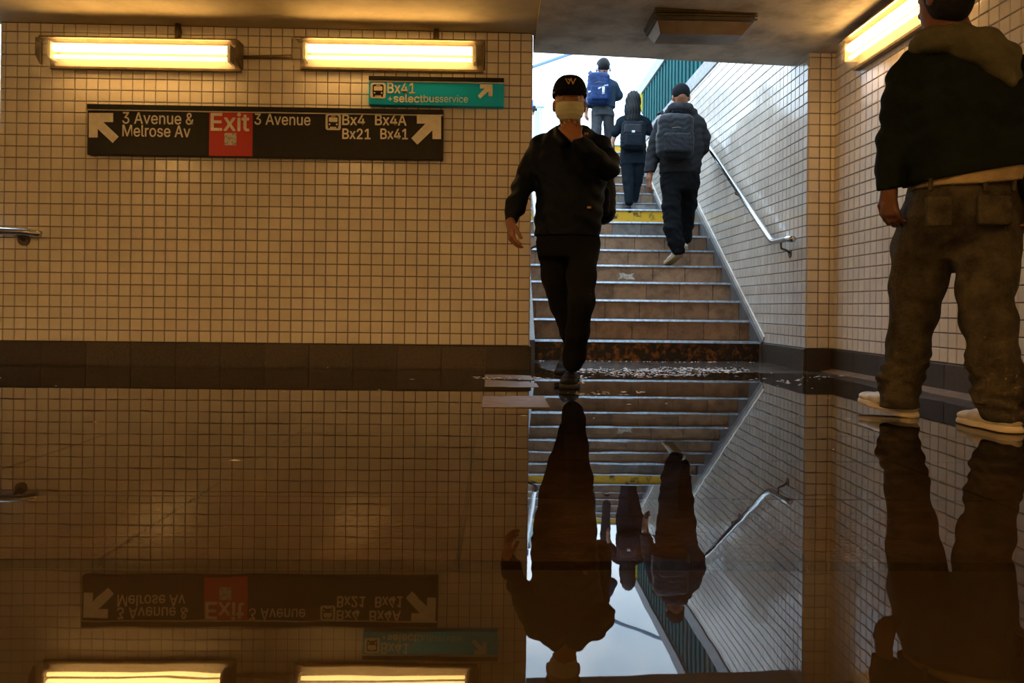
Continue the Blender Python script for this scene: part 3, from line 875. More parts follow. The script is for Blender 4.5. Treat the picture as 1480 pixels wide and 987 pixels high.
# ------------------------------------------------------------------ people: smooth solids meshed by surface nets
class Field:
    def __init__(self, h): self.h, self.p, self.cuts, self.wr, self.subs = h, [], [], None, []
    def add(self, fn, lo, hi, k): self.p.append((fn, np.array(lo, float), np.array(hi, float), k))
    def cone(self, a, b, ra, rb, k=0.02, flat=None):
        a, b = np.array(a, float), np.array(b, float); ab = b - a; L2 = max(ab @ ab, 1e-9); R = max(ra, rb)
        def fn(X, Y, Z):
            px, py, pz = X - a[0], Y - a[1], Z - a[2]
            t = np.clip((px * ab[0] + py * ab[1] + pz * ab[2]) / L2, 0, 1)
            px, py, pz = px - t * ab[0], py - t * ab[1], pz - t * ab[2]
            q = px * px + py * py + pz * pz
            if flat is not None:
                n, s = flat
                q = q + (s * s - 1) * (px * n[0] + py * n[1] + pz * n[2]) ** 2
            return np.sqrt(q) - (ra + (rb - ra) * t)
        self.add(fn, np.minimum(a, b) - R, np.maximum(a, b) + R, k)
    def chain(self, pts, k=0.03):
        """pts: (px, py, depth, radius in photo pixels)"""
        w = [(np.array(at(x, y, D)), r * D / FPX) for x, y, D, r in pts]
        for (a, ra), (b, rb) in zip(w[:-1], w[1:]): self.cone(a, b, ra, rb, k)
    def ell(self, c, r, k=0.02, R=None):
        c, r = np.array(c, float), np.array(r, float); Rm = np.array(R if R is not None else Matrix.Identity(3)); q = r.max()
        def fn(X, Y, Z):
            d = [X - c[0], Y - c[1], Z - c[2]]
            u = [sum(Rm[j][i] * d[j] for j in range(3)) for i in range(3)]
            k0 = np.sqrt(sum((u[i] / r[i]) ** 2 for i in range(3))); k1 = np.sqrt(sum((u[i] / r[i] ** 2) ** 2 for i in range(3))) + 1e-9
            return k0 * (k0 - 1) / k1
        self.add(fn, c - q, c + q, k)
    def rbox(self, c, half, rad, k=0.01, R=None):
        c, hf = np.array(c, float), np.array(half, float); Rm = np.array(R if R is not None else Matrix.Identity(3)); q = np.linalg.norm(hf)
        def fn(X, Y, Z):
            d = [X - c[0], Y - c[1], Z - c[2]]
            u = [np.abs(sum(Rm[j][i] * d[j] for j in range(3))) - (hf[i] - rad) for i in range(3)]
            o = np.sqrt(sum(np.maximum(x, 0) ** 2 for x in u)); return o + np.minimum(np.maximum(np.maximum(u[0], u[1]), u[2]), 0) - rad
        self.add(fn, c - q, c + q, k)
    def loft(self, secs, k=0.03, e=2.4):
        """secs: (x_left, x_right, y, depth, half thickness in m), photo pixels, top to bottom"""
        S = []
        for xl, xr, y, D, b in secs:
            c = at((xl + xr) / 2, y, D); S.append((c.z, c.x, c.y, (xr - xl) / 2 * D / FPX, b))
        S.sort(); S = np.array(S)
        z0, z1 = S[0, 0], S[-1, 0]
        def fn(X, Y, Z):
            zc = np.clip(Z, z0, z1)
            cx, cy, a, b = (np.interp(zc, S[:, 0], S[:, i]) for i in (1, 2, 3, 4))
            d = ((np.abs((X - cx) / a) ** e + np.abs((Y - cy) / b) ** e) ** (1 / e) - 1) * np.minimum(a, b)
            return np.maximum(d, np.maximum(z0 - Z, Z - z1))
        m = S[:, 3].max()
        self.add(fn, (S[:, 1].min() - m, S[:, 2].min() - S[:, 4].max(), z0), (S[:, 1].max() + m, S[:, 2].max() + S[:, 4].max(), z1), k)
    def cut(self, p, n): self.cuts.append((np.array(p, float), np.array(n, float)))
    def build(self, name, material, parent):
        h = self.h; mg = 0.05 + 2 * h
        lo = np.min([p[1] for p in self.p], 0) - mg; hi = np.max([p[2] for p in self.p], 0) + mg
        n = np.ceil((hi - lo) / h).astype(int) + 1
        ax = [lo[i] + h * np.arange(n[i]) for i in range(3)]
        D = np.full(n, 0.06, np.float64)
        for fn, a, b, k in self.p:
            i0 = np.maximum(((a - 0.045 - lo) / h).astype(int), 0); i1 = np.minimum(((b + 0.045 - lo) / h).astype(int) + 2, n)
            sl = tuple(slice(i0[i], i1[i]) for i in range(3))
            X, Y, Z = np.meshgrid(*[ax[i][sl[i]] for i in range(3)], indexing='ij', sparse=True)
            d = np.minimum(fn(X, Y, Z), 0.06)
            o = D[sl]; q = np.maximum(k - np.abs(o - d), 0) / k
            D[sl] = np.minimum(o, d) - q * q * k * 0.25
        X, Y, Z = np.meshgrid(*ax, indexing='ij', sparse=True)
        if self.wr is not None: D = D + self.wr(X, Y, Z)
        for p, nn in self.cuts:
            D = np.maximum(D, (X - p[0]) * nn[0] + (Y - p[1]) * nn[1] + (Z - p[2]) * nn[2])
        v, f = nets(D, lo, h)
        og = np.array(parent.matrix_basis.translation) if parent is not None else np.zeros(3)
        if parent is not None and parent.parent is not None: og = og + np.array(parent.parent.matrix_basis.translation)
        me = bpy.data.meshes.new(name)
        v = v - og
        me.vertices.add(len(v)); me.vertices.foreach_set('co', v.astype(np.float32).ravel())
        me.loops.add(f.size); me.loops.foreach_set('vertex_index', f.astype(np.int32).ravel())
        me.polygons.add(len(f)); me.polygons.foreach_set('loop_start', np.arange(0, f.size, 4, dtype=np.int32))
        me.polygons.foreach_set('use_smooth', np.ones(len(f), bool))
        me.update(calc_edges=True); me.validate()
        me.materials.append(material)
        return link(bpy.data.objects.new(name, me), parent)

def nets(D, lo, h):
    s = D < 0
    nx, ny, nz = D.shape
    c = np.zeros((nx - 1, ny - 1, nz - 1), np.int8)
    cor = [(i, j, k) for i in (0, 1) for j in (0, 1) for k in (0, 1)]
    def sub(A, i, j, k): return A[i:nx - 1 + i, j:ny - 1 + j, k:nz - 1 + k]
    for q in cor: c += sub(s, *q)
    m = (c > 0) & (c < 8)
    I, J, K = np.nonzero(m)
    idx = np.full(m.shape, -1, np.int64); idx[m] = np.arange(len(I))
    acc = np.zeros((len(I), 3)); cnt = np.zeros(len(I))
    vals = {q: D[I + q[0], J + q[1], K + q[2]] for q in cor}
    for a in cor:
        for axn in range(3):
            if a[axn]: continue
            b = tuple(1 if i == axn else a[i] for i in range(3))
            va, vb = vals[a], vals[b]; x = (va < 0) != (vb < 0)
            t = np.where(x, va / np.where(x, va - vb, 1), 0)
            p = np.tile(np.array(a, float), (len(I), 1)); p[:, axn] += t
            acc[x] += p[x]; cnt[x] += 1
    v = acc / cnt[:, None] + np.stack([I, J, K], 1)
    v = v * h + np.asarray(lo)
    F = []
    for axn in range(3):
        A = [slice(None)] * 3; B = [slice(None)] * 3
        A[axn] = slice(0, -1); B[axn] = slice(1, None)
        sa, sb = s[tuple(A)], s[tuple(B)]
        e = sa != sb
        o1, o2 = (axn + 1) % 3, (axn + 2) % 3
        P = np.stack(np.nonzero(e), 1)
        P = P[(P[:, o1] > 0) & (P[:, o2] > 0) & (P[:, o1] < D.shape[o1] - 1) & (P[:, o2] < D.shape[o2] - 1)]
        def g(d1, d2):
            Q = P.copy(); Q[:, o1] -= d1; Q[:, o2] -= d2
            return idx[Q[:, 0], Q[:, 1], Q[:, 2]]
        quad = np.stack([g(1, 1), g(0, 1), g(0, 0), g(1, 0)], 1)
        fl = sa[P[:, 0], P[:, 1], P[:, 2]]
        quad[~fl] = quad[~fl][:, ::-1]
        F.append(quad)
    return v, np.concatenate(F)

def folds(amp, lam, seed=0, dirs=3):
    r = np.random.default_rng(seed)
    W_ = [(r.normal(0, 1, 3) * np.array([.6, .6, 1.25]), r.uniform(0, 6)) for _ in range(dirs)]
    def fn(X, Y, Z):
        s = 0
        for i, (d, ph) in enumerate(W_):
            w = 2 * math.pi / (lam * (1 + .45 * i))
            s = s + np.sin(w * (d[0] * X + d[1] * Y + d[2] * Z) + ph + 1.4 * np.sin(w * .45 * (X * d[2] - Z * d[0] + Y)))
        return amp * s / dirs
    return fn

def V(x, y, D): return np.array(at(x, y, D))
def nrm(v): v = np.array(v, float); return v / (np.linalg.norm(v) + 1e-9)

def hand(F, wrist, tip, palm, thumb, curl=0.5, size=1.0, k=0.006, spread=0.0):
    """wrist, tip: world points; palm: direction the palm faces; thumb: side of the thumb"""
    d = nrm(tip - wrist); palm = nrm(palm - d * (palm @ d)); th = nrm(thumb - d * (thumb @ d) - palm * (np.array(thumb) @ palm))
    z = size
    kn = wrist + d * 0.088 * z
    for o, r0, r1 in ((-0.022, .015, .014), (0.0, .017, .015), (0.022, .016, .014)):
        F.cone(wrist + th * o * .55 * z, kn + th * o * 1.25 * z, r0 * z, r1 * z, 0.018)
    for i, (off, L) in enumerate(((0.031, .072), (0.0105, .082), (-0.0105, .076), (-0.031, .06))):
        p = kn + th * off * z - d * abs(off) * .18 * z
        a = curl * .55 + 0.06 * i * curl
        dirn = nrm(d + th * (off * spread * 8))
        for sgm, fr in ((0, .44), (1, .32), (2, .26)):
            q_ = nrm(dirn * math.cos(a) + palm * math.sin(a))
            e = p + q_ * L * fr * z
            F.cone(p, e, (.0095 - .0008 * sgm) * z, (.0088 - .0009 * sgm) * z, k)
            p = e; a += curl * .75
    b = wrist + d * 0.022 * z + th * 0.024 * z
    m = b + nrm(d * .75 + th * .62 + palm * .3) * 0.048 * z
    e = m + nrm(d * .92 + th * .12 + palm * .35) * 0.036 * z
    t = e + nrm(d * .9 - th * .05 + palm * .45) * 0.026 * z
    F.cone(b, m, .0145 * z, .0115 * z, 0.012); F.cone(m, e, .0112 * z, .010 * z, k); F.cone(e, t, .0098 * z, .0082 * z, k)

def head(F, c, face, h=0.225, w=0.152, ears=True):
    """c: centre of the head; face: horizontal direction the face looks"""
    f = nrm((face[0], face[1], 0)); s = np.array([f[1], -f[0], 0]); up = np.array([0, 0, 1.0])
    R = np.stack([s, f, up], 1)
    F.ell(c + up * h * .1 - f * .008, (w / 2, .096, h * .40), 0.02, R)
    F.ell(c - up * h * .2 + f * .022, (w * .40, .068, h * .30), 0.04, R)
    F.cone(c - up * h * .02 + f * .088, c - up * h * .13 + f * .106, .010, .015, 0.016)
    F.cone(c + up * h * .07 + f * .082 - s * .03, c + up * h * .07 + f * .082 + s * .03, .012, .012, 0.016)
    F.cone(c - up * h * .27 + f * .078 - s * .014, c - up * h * .27 + f * .078 + s * .014, .011, .011, 0.012)
    F.ell(c - up * h * .42 + f * .062, (.022, .018, .018), 0.02, R)
    if ears:
        for q in (-1, 1):
            F.ell(c + s * q * (w / 2 + .004) - f * .012 - up * .012, (.010, .019, .032), 0.008, R)
    return R, f, s, up

def shoe(parent, heel, toe, lift_heel, lift_toe, width, upper, sole, h=0.005, height=0.075, name='shoe'):
    """heel, toe: ground points"""
    r = Field(h)
    a, b = np.array(heel, float), np.array(toe, float)
    a[2] += lift_heel; b[2] += lift_toe
    d = nrm(b - a); L = np.linalg.norm(b - a); s = nrm(np.cross(d, (0, 0, 1))); n = np.cross(s, d)
    R = np.stack([s, d, n], 1)
    for t, w_, hh in ((.14, .40, .86), (.34, .40, 1.0), (.58, .46, .72), (.84, .43, .5)):
        r.ell(a + d * L * t + n * (hh * height * .42 + .012), (width * w_, L * .19, hh * height * .5), 0.03, R)
    r.cut(a + n * 0.016, -n)
    o = r.build(name, upper, parent)
    q = Field(h)
    for t, w_ in ((.13, .43), (.36, .40), (.62, .49), (.86, .44)):
        q.ell(a + d * L * t + n * .006, (width * w_, L * .18, .034), 0.04, R)
    q.cut(a + n * 0.024, n); q.cut(a, -n)
    so_ = q.build('sole', sole, o)
    return o

def grid_h(D): return 0.005 if D < 3.5 else (0.0055 if D < 5 else (0.008 if D < 8.5 else 0.0105))

def backpack(name, label, c, half, material, D, flap=None, extra=None, strap=None):
    """c: centre of the bag (its back touches the wearer)"""
    r = empty(name, (c[0], c[1], c[2] - half[2])); tag(r, label, 'backpack')
    h = grid_h(D) * .8
    f = Field(h)
    f.rbox(c, half, min(half) * .75, 0.02)
    f.rbox(c + np.array([0, half[1] * .25, -half[2] * .35]), (half[0] * 1.04, half[1] * .9, half[2] * .6), min(half) * .6, 0.03)
    f.wr = folds(0.004, 0.11, 4)
    f.build('bag', material, r)
    g = Field(h)
    g.rbox(c + np.array([0, -half[1] * .95, -half[2] * .38]), (half[0] * .78, half[1] * .38, half[2] * .45), half[1] * .3, 0.01)
    g.wr = folds(0.003, 0.09, 8)
    g.build('front_pocket', flap or material, r)
    t = MB(); og = r.location
    t.tube([(c[0] - .03, c[1] + half[1] * .4, c[2] + half[2] * .93), (c[0] - .02, c[1] + half[1] * .35, c[2] + half[2] + .035), (c[0] + .02, c[1] + half[1] * .35, c[2] + half[2] + .035), (c[0] + .03, c[1] + half[1] * .4, c[2] + half[2] * .93)], 0.009, 8)
    t.build('top_handle', strap or material, r, smooth=True, origin=og)
    for q in (-1, 1):
        x = c[0] + q * half[0] * .62
        MB().tube([(x, c[1] + half[1] * .6, c[2] + half[2] * .8), (x, c[1] + half[1] + .03, c[2] + half[2] + .05), (x + q * .015, c[1] + half[1] + .13, c[2] + half[2] + .055)], 0.016, 8).build('shoulder_strap', strap or material, r, smooth=True, origin=og)
    MB().tube([(c[0] - half[0] * .8, c[1] - half[1] * .82, c[2] + half[2] * .22), (c[0], c[1] - half[1] * 1.03, c[2] + half[2] * .30), (c[0] + half[0] * .8, c[1] - half[1] * .82, c[2] + half[2] * .22)], 0.005, 6).build('zip', M['steel_dark'], r, smooth=True, origin=og)
    if extra: extra(r, og, h)
    return r

# ================= masked man walking out of the stairs
D0 = 4.25
r = empty('person', at(826, 560, D0)); r.location.z = 0
tag(r, 'man in black cap, yellow face mask and black tracksuit touching his chin', 'person')
h = grid_h(D0)
hc = V(823, 150, 4.22)
B = Field(h)
R, f, s, up = head(B, hc, (-.05, -1), 0.235, 0.155)
B.chain([(824, 170, 4.25, 14.5), (825, 200, 4.28, 16)])
B.loft([(790, 860, 200, 4.27, .08), (782, 868, 225, 4.27, .10), (786, 862, 290, 4.27, .10), (784, 858, 345, 4.27, .10)])
B.chain([(780, 209, 4.27, 11), (756, 268, 4.27, 10), (738, 322, 4.16, 7)])
B.chain([(868, 209, 4.25, 11), (879, 244, 4.09, 11), (834, 200, 3.955, 7.5)])
B.chain([(800, 350, 4.3, 19), (812, 440, 4.42, 13), (830, 506, 4.68, 9)])
B.chain([(843, 350, 4.24, 19), (840, 435, 4.1, 14), (829, 517, 4.26, 9)])
hand(B, V(738, 320, 4.16), V(741, 360, 4.12), np.array([.8, .1, -.1]), np.array([.15, -1., 0]), 0.55, 1.0)
hand(B, V(834, 202, 3.955), V(816, 178, 4.0), np.array([-.15, 1., .25]), np.array([.55, 0, .75]), 0.5, 1.0)
B.build('body', M['skin_brown'], r)
for q in (-1, 1):
    e = Field(.003); e.ell(hc + f * .082 + s * q * .031 + up * .006, (.014, .011, .009), .004); e.build('eye', M['eye'], r)
J = Field(h)
J.loft([(803, 848, 184, 4.27, .07), (788, 862, 194, 4.27, .09), (774, 876, 203, 4.27, .105), (768, 882, 216, 4.27, .12), (772, 878, 250, 4.27, .13), (774, 872, 295, 4.27, .135), (773, 868, 330, 4.27, .135), (773, 867, 343, 4.27, .135)])
J.chain([(781, 210, 4.27, 15), (766, 246, 4.28, 15), (755, 272, 4.26, 14.5), (745, 298, 4.2, 12.5), (740, 316, 4.17, 10.5)])
J.chain([(867, 212, 4.25, 17), (877, 233, 4.15, 16.5), (878, 246, 4.07, 15), (862, 232, 4.0, 14), (847, 217, 3.97, 12.5), (838, 207, 3.96, 11)])
J.chain([(808, 192, 4.2, 8), (815, 205, 4.13, 7)]); J.chain([(844, 190, 4.2, 9), (834, 204, 4.13, 7)])
J.wr = folds(0.010, 0.14, 3, 4)
J.cut((0, 0, V(820, 342, D0)[2]), (0, 0, -1))
jk = J.build('jacket', M['black_nylon'], r)
for (x, y, D) in ((847, 193.5, 4.10), (851, 300, 4.12)):
    q = V(x, y, D); MB().box(q[0] - .008, q[0] + .012, q[1] - .012, q[1] + .01, q[2] - .004, q[2] + .005).build('emblem', M['gold'], jk, origin=r.location)
Tt = Field(h)
Tt.loft([(777, 864, 330, 4.27, .12), (775, 865, 350, 4.27, .125), (779, 862, 372, 4.27, .12)])
Tt.chain([(799, 356, 4.3, 22), (803, 400, 4.33, 20), (813, 440, 4.42, 17.5), (825, 480, 4.57, 14.5), (831, 505, 4.66, 13)])
Tt.chain([(843, 356, 4.24, 21), (841, 400, 4.15, 20.5), (840, 435, 4.1, 18.5), (835, 480, 4.16, 15.5), (830, 512, 4.25, 15), (828, 524, 4.28, 14)])
Tt.wr = folds(0.006, 0.12, 5, 4)
tr = Tt.build('trousers', M['black_cloth'], r)
g = at(826, 560, D0)
def gp(px, D, z=0.0): q = at(px, 500, D); return np.array([q.x, D, z])
sh = shoe(r, gp(828, 4.42), gp(821, 4.15), 0.004, 0.003, 0.115, M['shoe_black'], M['sole_dark'], .0045)
a_, b_ = gp(835, 4.30, .035), gp(830, 4.17, .022)
MB().tube([a_ + np.array([.02, 0, .01]), (a_ + b_) / 2 + np.array([.028, 0, 0]), b_ + np.array([.0, -.01, 0])], .005, 6).build('stripe', M['gold'], sh, smooth=True, origin=r.location)
shoe(r, gp(826, 4.86), gp(810, 4.62), 0.10, 0.012, 0.105, M['shoe_black'], M['sole_dark'], .0055)
C = Field(.0045)
C.ell(hc + up * .045 - f * .006, (.092, .110, .098), .01, R)
C.rbox(hc + up * .078 + f * .035, (.066, .052, .052), .045, .05, R)
C.cut(hc + up * .036, -up)
cap = C.build('cap', M['black_cloth'], r)
C = Field(.0045)
C.ell(hc + up * .034 + f * .105, (.082, .085, .013), .01, R)
C.cut(hc + f * .06, -f)
C.build('brim', M['black_cloth'], cap)
cb = hc + up * .088 + f * .112
def cp(u, w_): return cb + s * u + up * w_ - f * (w_ * .45 + abs(u) * .22 - .004)
for seg in (((-.026, .018), (-.012, -.016)), ((-.012, -.016), (-.002, .018)), ((-.002, .018), (.010, -.016)), ((.010, -.016), (.026, .018)), ((.0, .002), (.014, .016))):
    MB().tube([cp(*seg[0]), cp(*seg[1])], 0.0028, 6).build('emblem', M['gold'], cap, origin=r.location)
MB().tube([hc + R @ np.array([.096 * math.sin(t), .116 * math.cos(t) - .006, .046]) for t in np.linspace(-1.2, 1.2, 15)], 0.0035, 6).build('cord', M['gold'], cap, smooth=True, origin=r.location)
K = Field(.004)
K.ell(hc - up * .042 + f * .03, (.077, .085, .072), .01, R)
K.ell(hc - up * .02 + f * .085, (.022, .036, .03), .04, R)
K.cut(hc + up * .004, up * .985 + f * .17); K.cut(hc + f * .006, -f)
K.wr = lambda X, Y, Z: 0.0016 * np.sin(Z * 2 * math.pi / .022)
mk = K.build('face_mask', M['mask'], r)
for q in (-1, 1):
    MB().tube([hc + s * q * .070 + f * .03 - up * .02, hc + s * q * .081 - f * .0 - up * .005, hc + s * q * .083 - f * .03 + up * .01], 0.0018, 5).build('ear_loop', M['mask'], mk, origin=r.location)
bk = backpack('backpack', 'black bag hanging at the back of the masked man, showing beside his waist', V(848, 275, 4.52), (.155, .09, .19), M['black_nylon'], D0)

# ================= man in jeans on the right
r = empty('person', at(1380, 600, 3.0)); r.location.z = 0
tag(r, 'man in dark hooded jacket, brown jeans and white sneakers seen from behind', 'person')
h = 0.0052
hc = V(1365, -2, 2.99)
B = Field(h)
R, f, s, up = head(B, hc, (-.3, .95), 0.235, 0.158)
B.chain([(1366, 20, 3.0, 26), (1374, 62, 3.02, 30), (1380, 90, 3.02, 34)])
B.loft([(1320, 1455, 95, 3.0, .09), (1312, 1475, 130, 3.0, .11), (1325, 1478, 230, 3.0, .11), (1322, 1470, 300, 3.0, .115)])
B.chain([(1314, 105, 3.0, 19), (1294, 200, 3.05, 16), (1285, 278, 3.0, 10.5)])
B.chain([(1478, 105, 2.95, 19), (1499, 210, 2.9, 16), (1494, 280, 2.86, 11)])
B.chain([(1345, 320, 3.06, 34), (1322, 450, 3.17, 22), (1302, 575, 3.2, 14)])
B.chain([(1430, 320, 2.98, 34), (1426, 450, 2.93, 23), (1446, 600, 2.82, 15)])
hand(B, V(1285, 276, 3.0), V(1287, 332, 3.02), np.array([.75, .35, 0]), np.array([-.3, 1., 0]), 0.6, 0.98)
hand(B, V(1494, 278, 2.86), V(1492, 335, 2.88), np.array([-.75, .35, 0]), np.array([.3, 1., 0]), 0.6, 0.98)
B.build('body', M['skin_dark'], r)
H = Field(.005)
H.ell(hc + up * .035 - f * .012, (.083, .104, .098), .01, R)
H.ell(hc - up * .012 - f * .022, (.085, .088, .105), .02, R)
H.cut(hc + f * .035, f * .95 - up * .3); H.cut(hc - up * .085, -up * .93 + f * .36)
H.build('hair', M['hair'], r)
J = Field(h + .001)
J.loft([(1335, 1432, 58, 3.01, .075), (1312, 1462, 74, 3.0, .105), (1300, 1484, 98, 3.0, .13), (1299, 1492, 150, 3.0, .15), (1305, 1492, 200, 3.0, .165), (1311, 1488, 235, 3.0, .178), (1312, 1486, 268, 3.0, .182)])
J.chain([(1317, 104, 3.0, 27), (1303, 150, 3.03, 25.5), (1294, 200, 3.05, 23.5), (1288, 240, 3.03, 20), (1286, 268, 3.0, 16), (1286, 277, 3.0, 15)])
f0_ = folds(0.013, 0.17, 9, 4)
zh_ = V(1400, 250, 2.85)[2]
J.wr = lambda X, Y, Z: f0_(X, Y, Z) * np.clip(.25 + (Z - zh_) / .25, .25, 1)
J.cut(V(1335, 261, 2.85), nrm((.175, 0, -.985)))
jk = J.build('jacket', M['green_black'], r)
J2 = Field(h + .001)
J2.chain([(1474, 106, 2.95, 28), (1494, 160, 2.95, 25), (1500, 215, 2.9, 22), (1494, 266, 2.86, 17), (1493, 276, 2.86, 16)])
J2.wr = folds(0.008, 0.2, 9, 4)
J2.build('sleeve', M['green_black'], jk)
Hd = Field(.006)
Hd.chain([(1327, 68, 2.95, 13), (1348, 57, 2.90, 17), (1385, 54, 2.87, 19), (1425, 62, 2.87, 20), (1455, 82, 2.88, 16), (1470, 108, 2.87, 9)], .03)
Hd.chain([(1400, 70, 2.86, 18), (1440, 90, 2.86, 18), (1462, 118, 2.855, 8)], .03)
Hd.wr = folds(0.006, 0.1, 2, 3)
Hd.build('hood', M['olive'], jk)
S_ = Field(.006)
S_.loft([(1322, 1480, 225, 3.0, .160), (1320, 1481, 250, 3.0, .168), (1320, 1480, 275, 3.0, .168)])
S_.wr = folds(0.003, 0.07, 6)
S_.cut(V(1400, 266, 2.84), nrm((.10, 0, -1)))
S_.build('shirt', M['tan_cloth'], r)
T_ = Field(h + .001)
T_.loft([(1326, 1474, 254, 3.01, .142), (1318, 1476, 280, 3.01, .152), (1303, 1478, 315, 3.01, .155), (1312, 1468, 340, 3.01, .12), (1345, 1430, 375, 3.01, .05)], .06)
T_.chain([(1347, 318, 3.05, 45), (1336, 360, 3.1, 42), (1327, 410, 3.14, 36), (1322, 450, 3.17, 31), (1313, 500, 3.19, 28), (1302, 550, 3.2, 26), (1299, 583, 3.2, 26)])
T_.chain([(1427, 318, 2.98, 46), (1425, 370, 2.96, 42), (1425, 420, 2.94, 37.5), (1429, 470, 2.9, 35), (1436, 520, 2.87, 35), (1446, 570, 2.84, 36), (1449, 594, 2.83, 35)])
f1_, f2_ = folds(0.014, 0.15, 12, 4), folds(0.009, 0.095, 14, 3)
T_.wr = lambda X, Y, Z: f1_(X, Y, Z) + f2_(X, Y, Z) * np.exp(-((Z - .14) / .13) ** 2)
T_.cut((0, 0, 0.035), (0, 0, -1))
tr = T_.build('jeans', M['denim'], r)
og = r.location
for (xa, ya, xb, yb) in ((1338, 292, 1375, 294), (1412, 290, 1462, 300)):
    q = V((xa + xb) / 2, ya + 14, 2.838)
    fpk = Field(.005); w_ = (xb - xa) / 2 * 2.84 / FPX
    fpk.rbox(q, (w_, .012, .055), .008); fpk.build('back_pocket', M['denim'], tr)
for x in (1424, 1345, 1466):
    a_, b_ = V(x, 258, 2.846), V(x, 276, 2.842); MB().tube([a_, b_], .008, 6).build('belt_loop', M['denim'], tr, origin=og)
shoe(r, gp(1319, 3.16), gp(1250, 3.46), 0.0, 0.030, 0.118, M['shoe_white'], M['sole_white'], .0045, .085)
shoe(r, gp(1468, 2.76), gp(1395, 3.04), 0.002, 0.002, 0.118, M['shoe_white'], M['sole_white'], .0045, .085)

# ================= man with the grey backpack on the stairs
D0 = 7.6
r = empty('person', (at(982, 380, D0).x, D0, 5 * RISE))
tag(r, 'man in black cap and charcoal jacket with grey backpack climbing the stairs', 'person')
h = 0.0075
hc = V(984, 140, 7.58)
B = Field(h)
R, f, s, up = head(B, hc, (.05, 1), 0.225, 0.15)
B.chain([(984, 150, 7.6, 8.5), (983, 172, 7.62, 9.5)])
B.loft([(962, 1006, 172, 7.62, .08), (958, 1008, 190, 7.62, .1), (960, 1006, 235, 7.62, .1), (957, 1008, 265, 7.62, .1)])
B.chain([(957, 178, 7.62, 7), (943, 222, 7.62, 6), (938, 258, 7.55, 4.5)])
B.chain([(1009, 178, 7.62, 7), (1016, 212, 7.68, 6), (1005, 228, 7.85, 4.5)])
B.chain([(971, 262, 7.62, 12), (971, 315, 7.56, 8.5), (981, 360, 7.52, 5.5)])
B.chain([(996, 262, 7.64, 12), (992, 305, 7.8, 8.5), (989, 348, 7.88, 5.5)])
hand(B, V(938, 257, 7.55), V(938, 283, 7.56), np.array([.9, .3, 0]), np.array([-.1, 1., 0]), 0.5, 1.0)
hand(B, V(1006, 228, 7.85), V(1000, 230, 7.95), np.array([-.9, .1, .3]), np.array([0., .2, 1.]), 0.6, .95)
B.build('body', M['skin_brown'], r)
C = Field(.006); C.ell(hc + up * .035, (.088, .108, .096), .01, R); C.cut(hc + up * .0 , -up * .96 + f * .28)
cap = C.build('cap', M['black_cloth'], r)
C = Field(.006); C.ell(hc + up * .022 + f * .115, (.075, .075, .012), .01, R); C.cut(hc + f * .07, -f); C.build('brim', M['black_cloth'], cap)
J = Field(h)
J.loft([(970, 998, 160, 7.62, .07), (954, 1012, 168, 7.62, .10), (947, 1017, 180, 7.62, .125), (950, 1016, 210, 7.62, .13), (953, 1013, 240, 7.62, .13), (953, 1012, 252, 7.62, .13)])
J.chain([(957, 180, 7.62, 10.5), (948, 205, 7.64, 9.8), (942, 230, 7.62, 9), (938, 254, 7.55, 7.4)])
J.chain([(1009, 180, 7.62, 10.5), (1017, 200, 7.66, 9.8), (1016, 213, 7.7, 9), (1008, 226, 7.83, 7.5)])
J.chain([(967, 163, 7.57, 7), (974, 157, 7.52, 7.5), (984, 156, 7.48, 8), (994, 157, 7.52, 7.5), (1001, 163, 7.57, 7)])
J.wr = folds(0.008, 0.15, 21, 4)
J.cut((0, 0, V(982, 251, D0)[2]), (0, 0, -1))
J.build('jacket', M['charcoal'], r)
T_ = Field(h)
T_.loft([(955, 1011, 246, 7.62, .12), (955, 1010, 264, 7.62, .12), (960, 1006, 276, 7.63, .115)])
T_.chain([(971, 264, 7.62, 15.5), (970, 300, 7.58, 13), (972, 330, 7.54, 12), (977, 350, 7.52, 11.2), (980, 360, 7.51, 10.5)])
T_.chain([(996, 264, 7.64, 14.5), (994, 295, 7.76, 12.5), (991, 322, 7.86, 11.3), (989, 344, 7.88, 10.5)])
T_.wr = folds(0.009, 0.12, 22, 4)
T_.build('trousers', M['black_cloth'], r)
z5, z6 = 5 * RISE, 6 * RISE
ha, ta = at(985, 364, 7.48), at(963, 378, 7.70)
shoe(r, (ha.x, 7.48, z5 + .0), (ta.x, 7.70, z5), 0.10, 0.004, 0.10, M['shoe_white'], M['sole_gum'], .0055)
hb = at(989, 352, 7.82)
shoe(r, (hb.x, 7.79, z6), (hb.x - .01, 8.06, z6), 0.004, 0.002, 0.10, M['shoe_white'], M['sole_gum'], .0055)
def ex3(rt, og, h):
    c = V(976, 196, 7.40)
    for dz in (.10, -.16):
        MB().tube([c + np.array([-.15, .03, dz]), c + np.array([0, -.035, dz + .01]), c + np.array([.15, .03, dz])], .012, 8).build('compression_strap', M['black_nylon'], rt, smooth=True, origin=og)
    q = V(989, 191, 7.315); MB().box(q[0] - .035, q[0] + .035, q[1] - .004, q[1] + .02, q[2] - .016, q[2] + .016).build('patch', M['charcoal'], rt, bevel=.004, origin=og)
backpack('backpack', 'large dark grey backpack worn by the man in the black cap', V(976, 197, 7.42), (.165, .095, .21), M['pack_grey'], 7.6, extra=ex3, strap=M['black_nylon'])

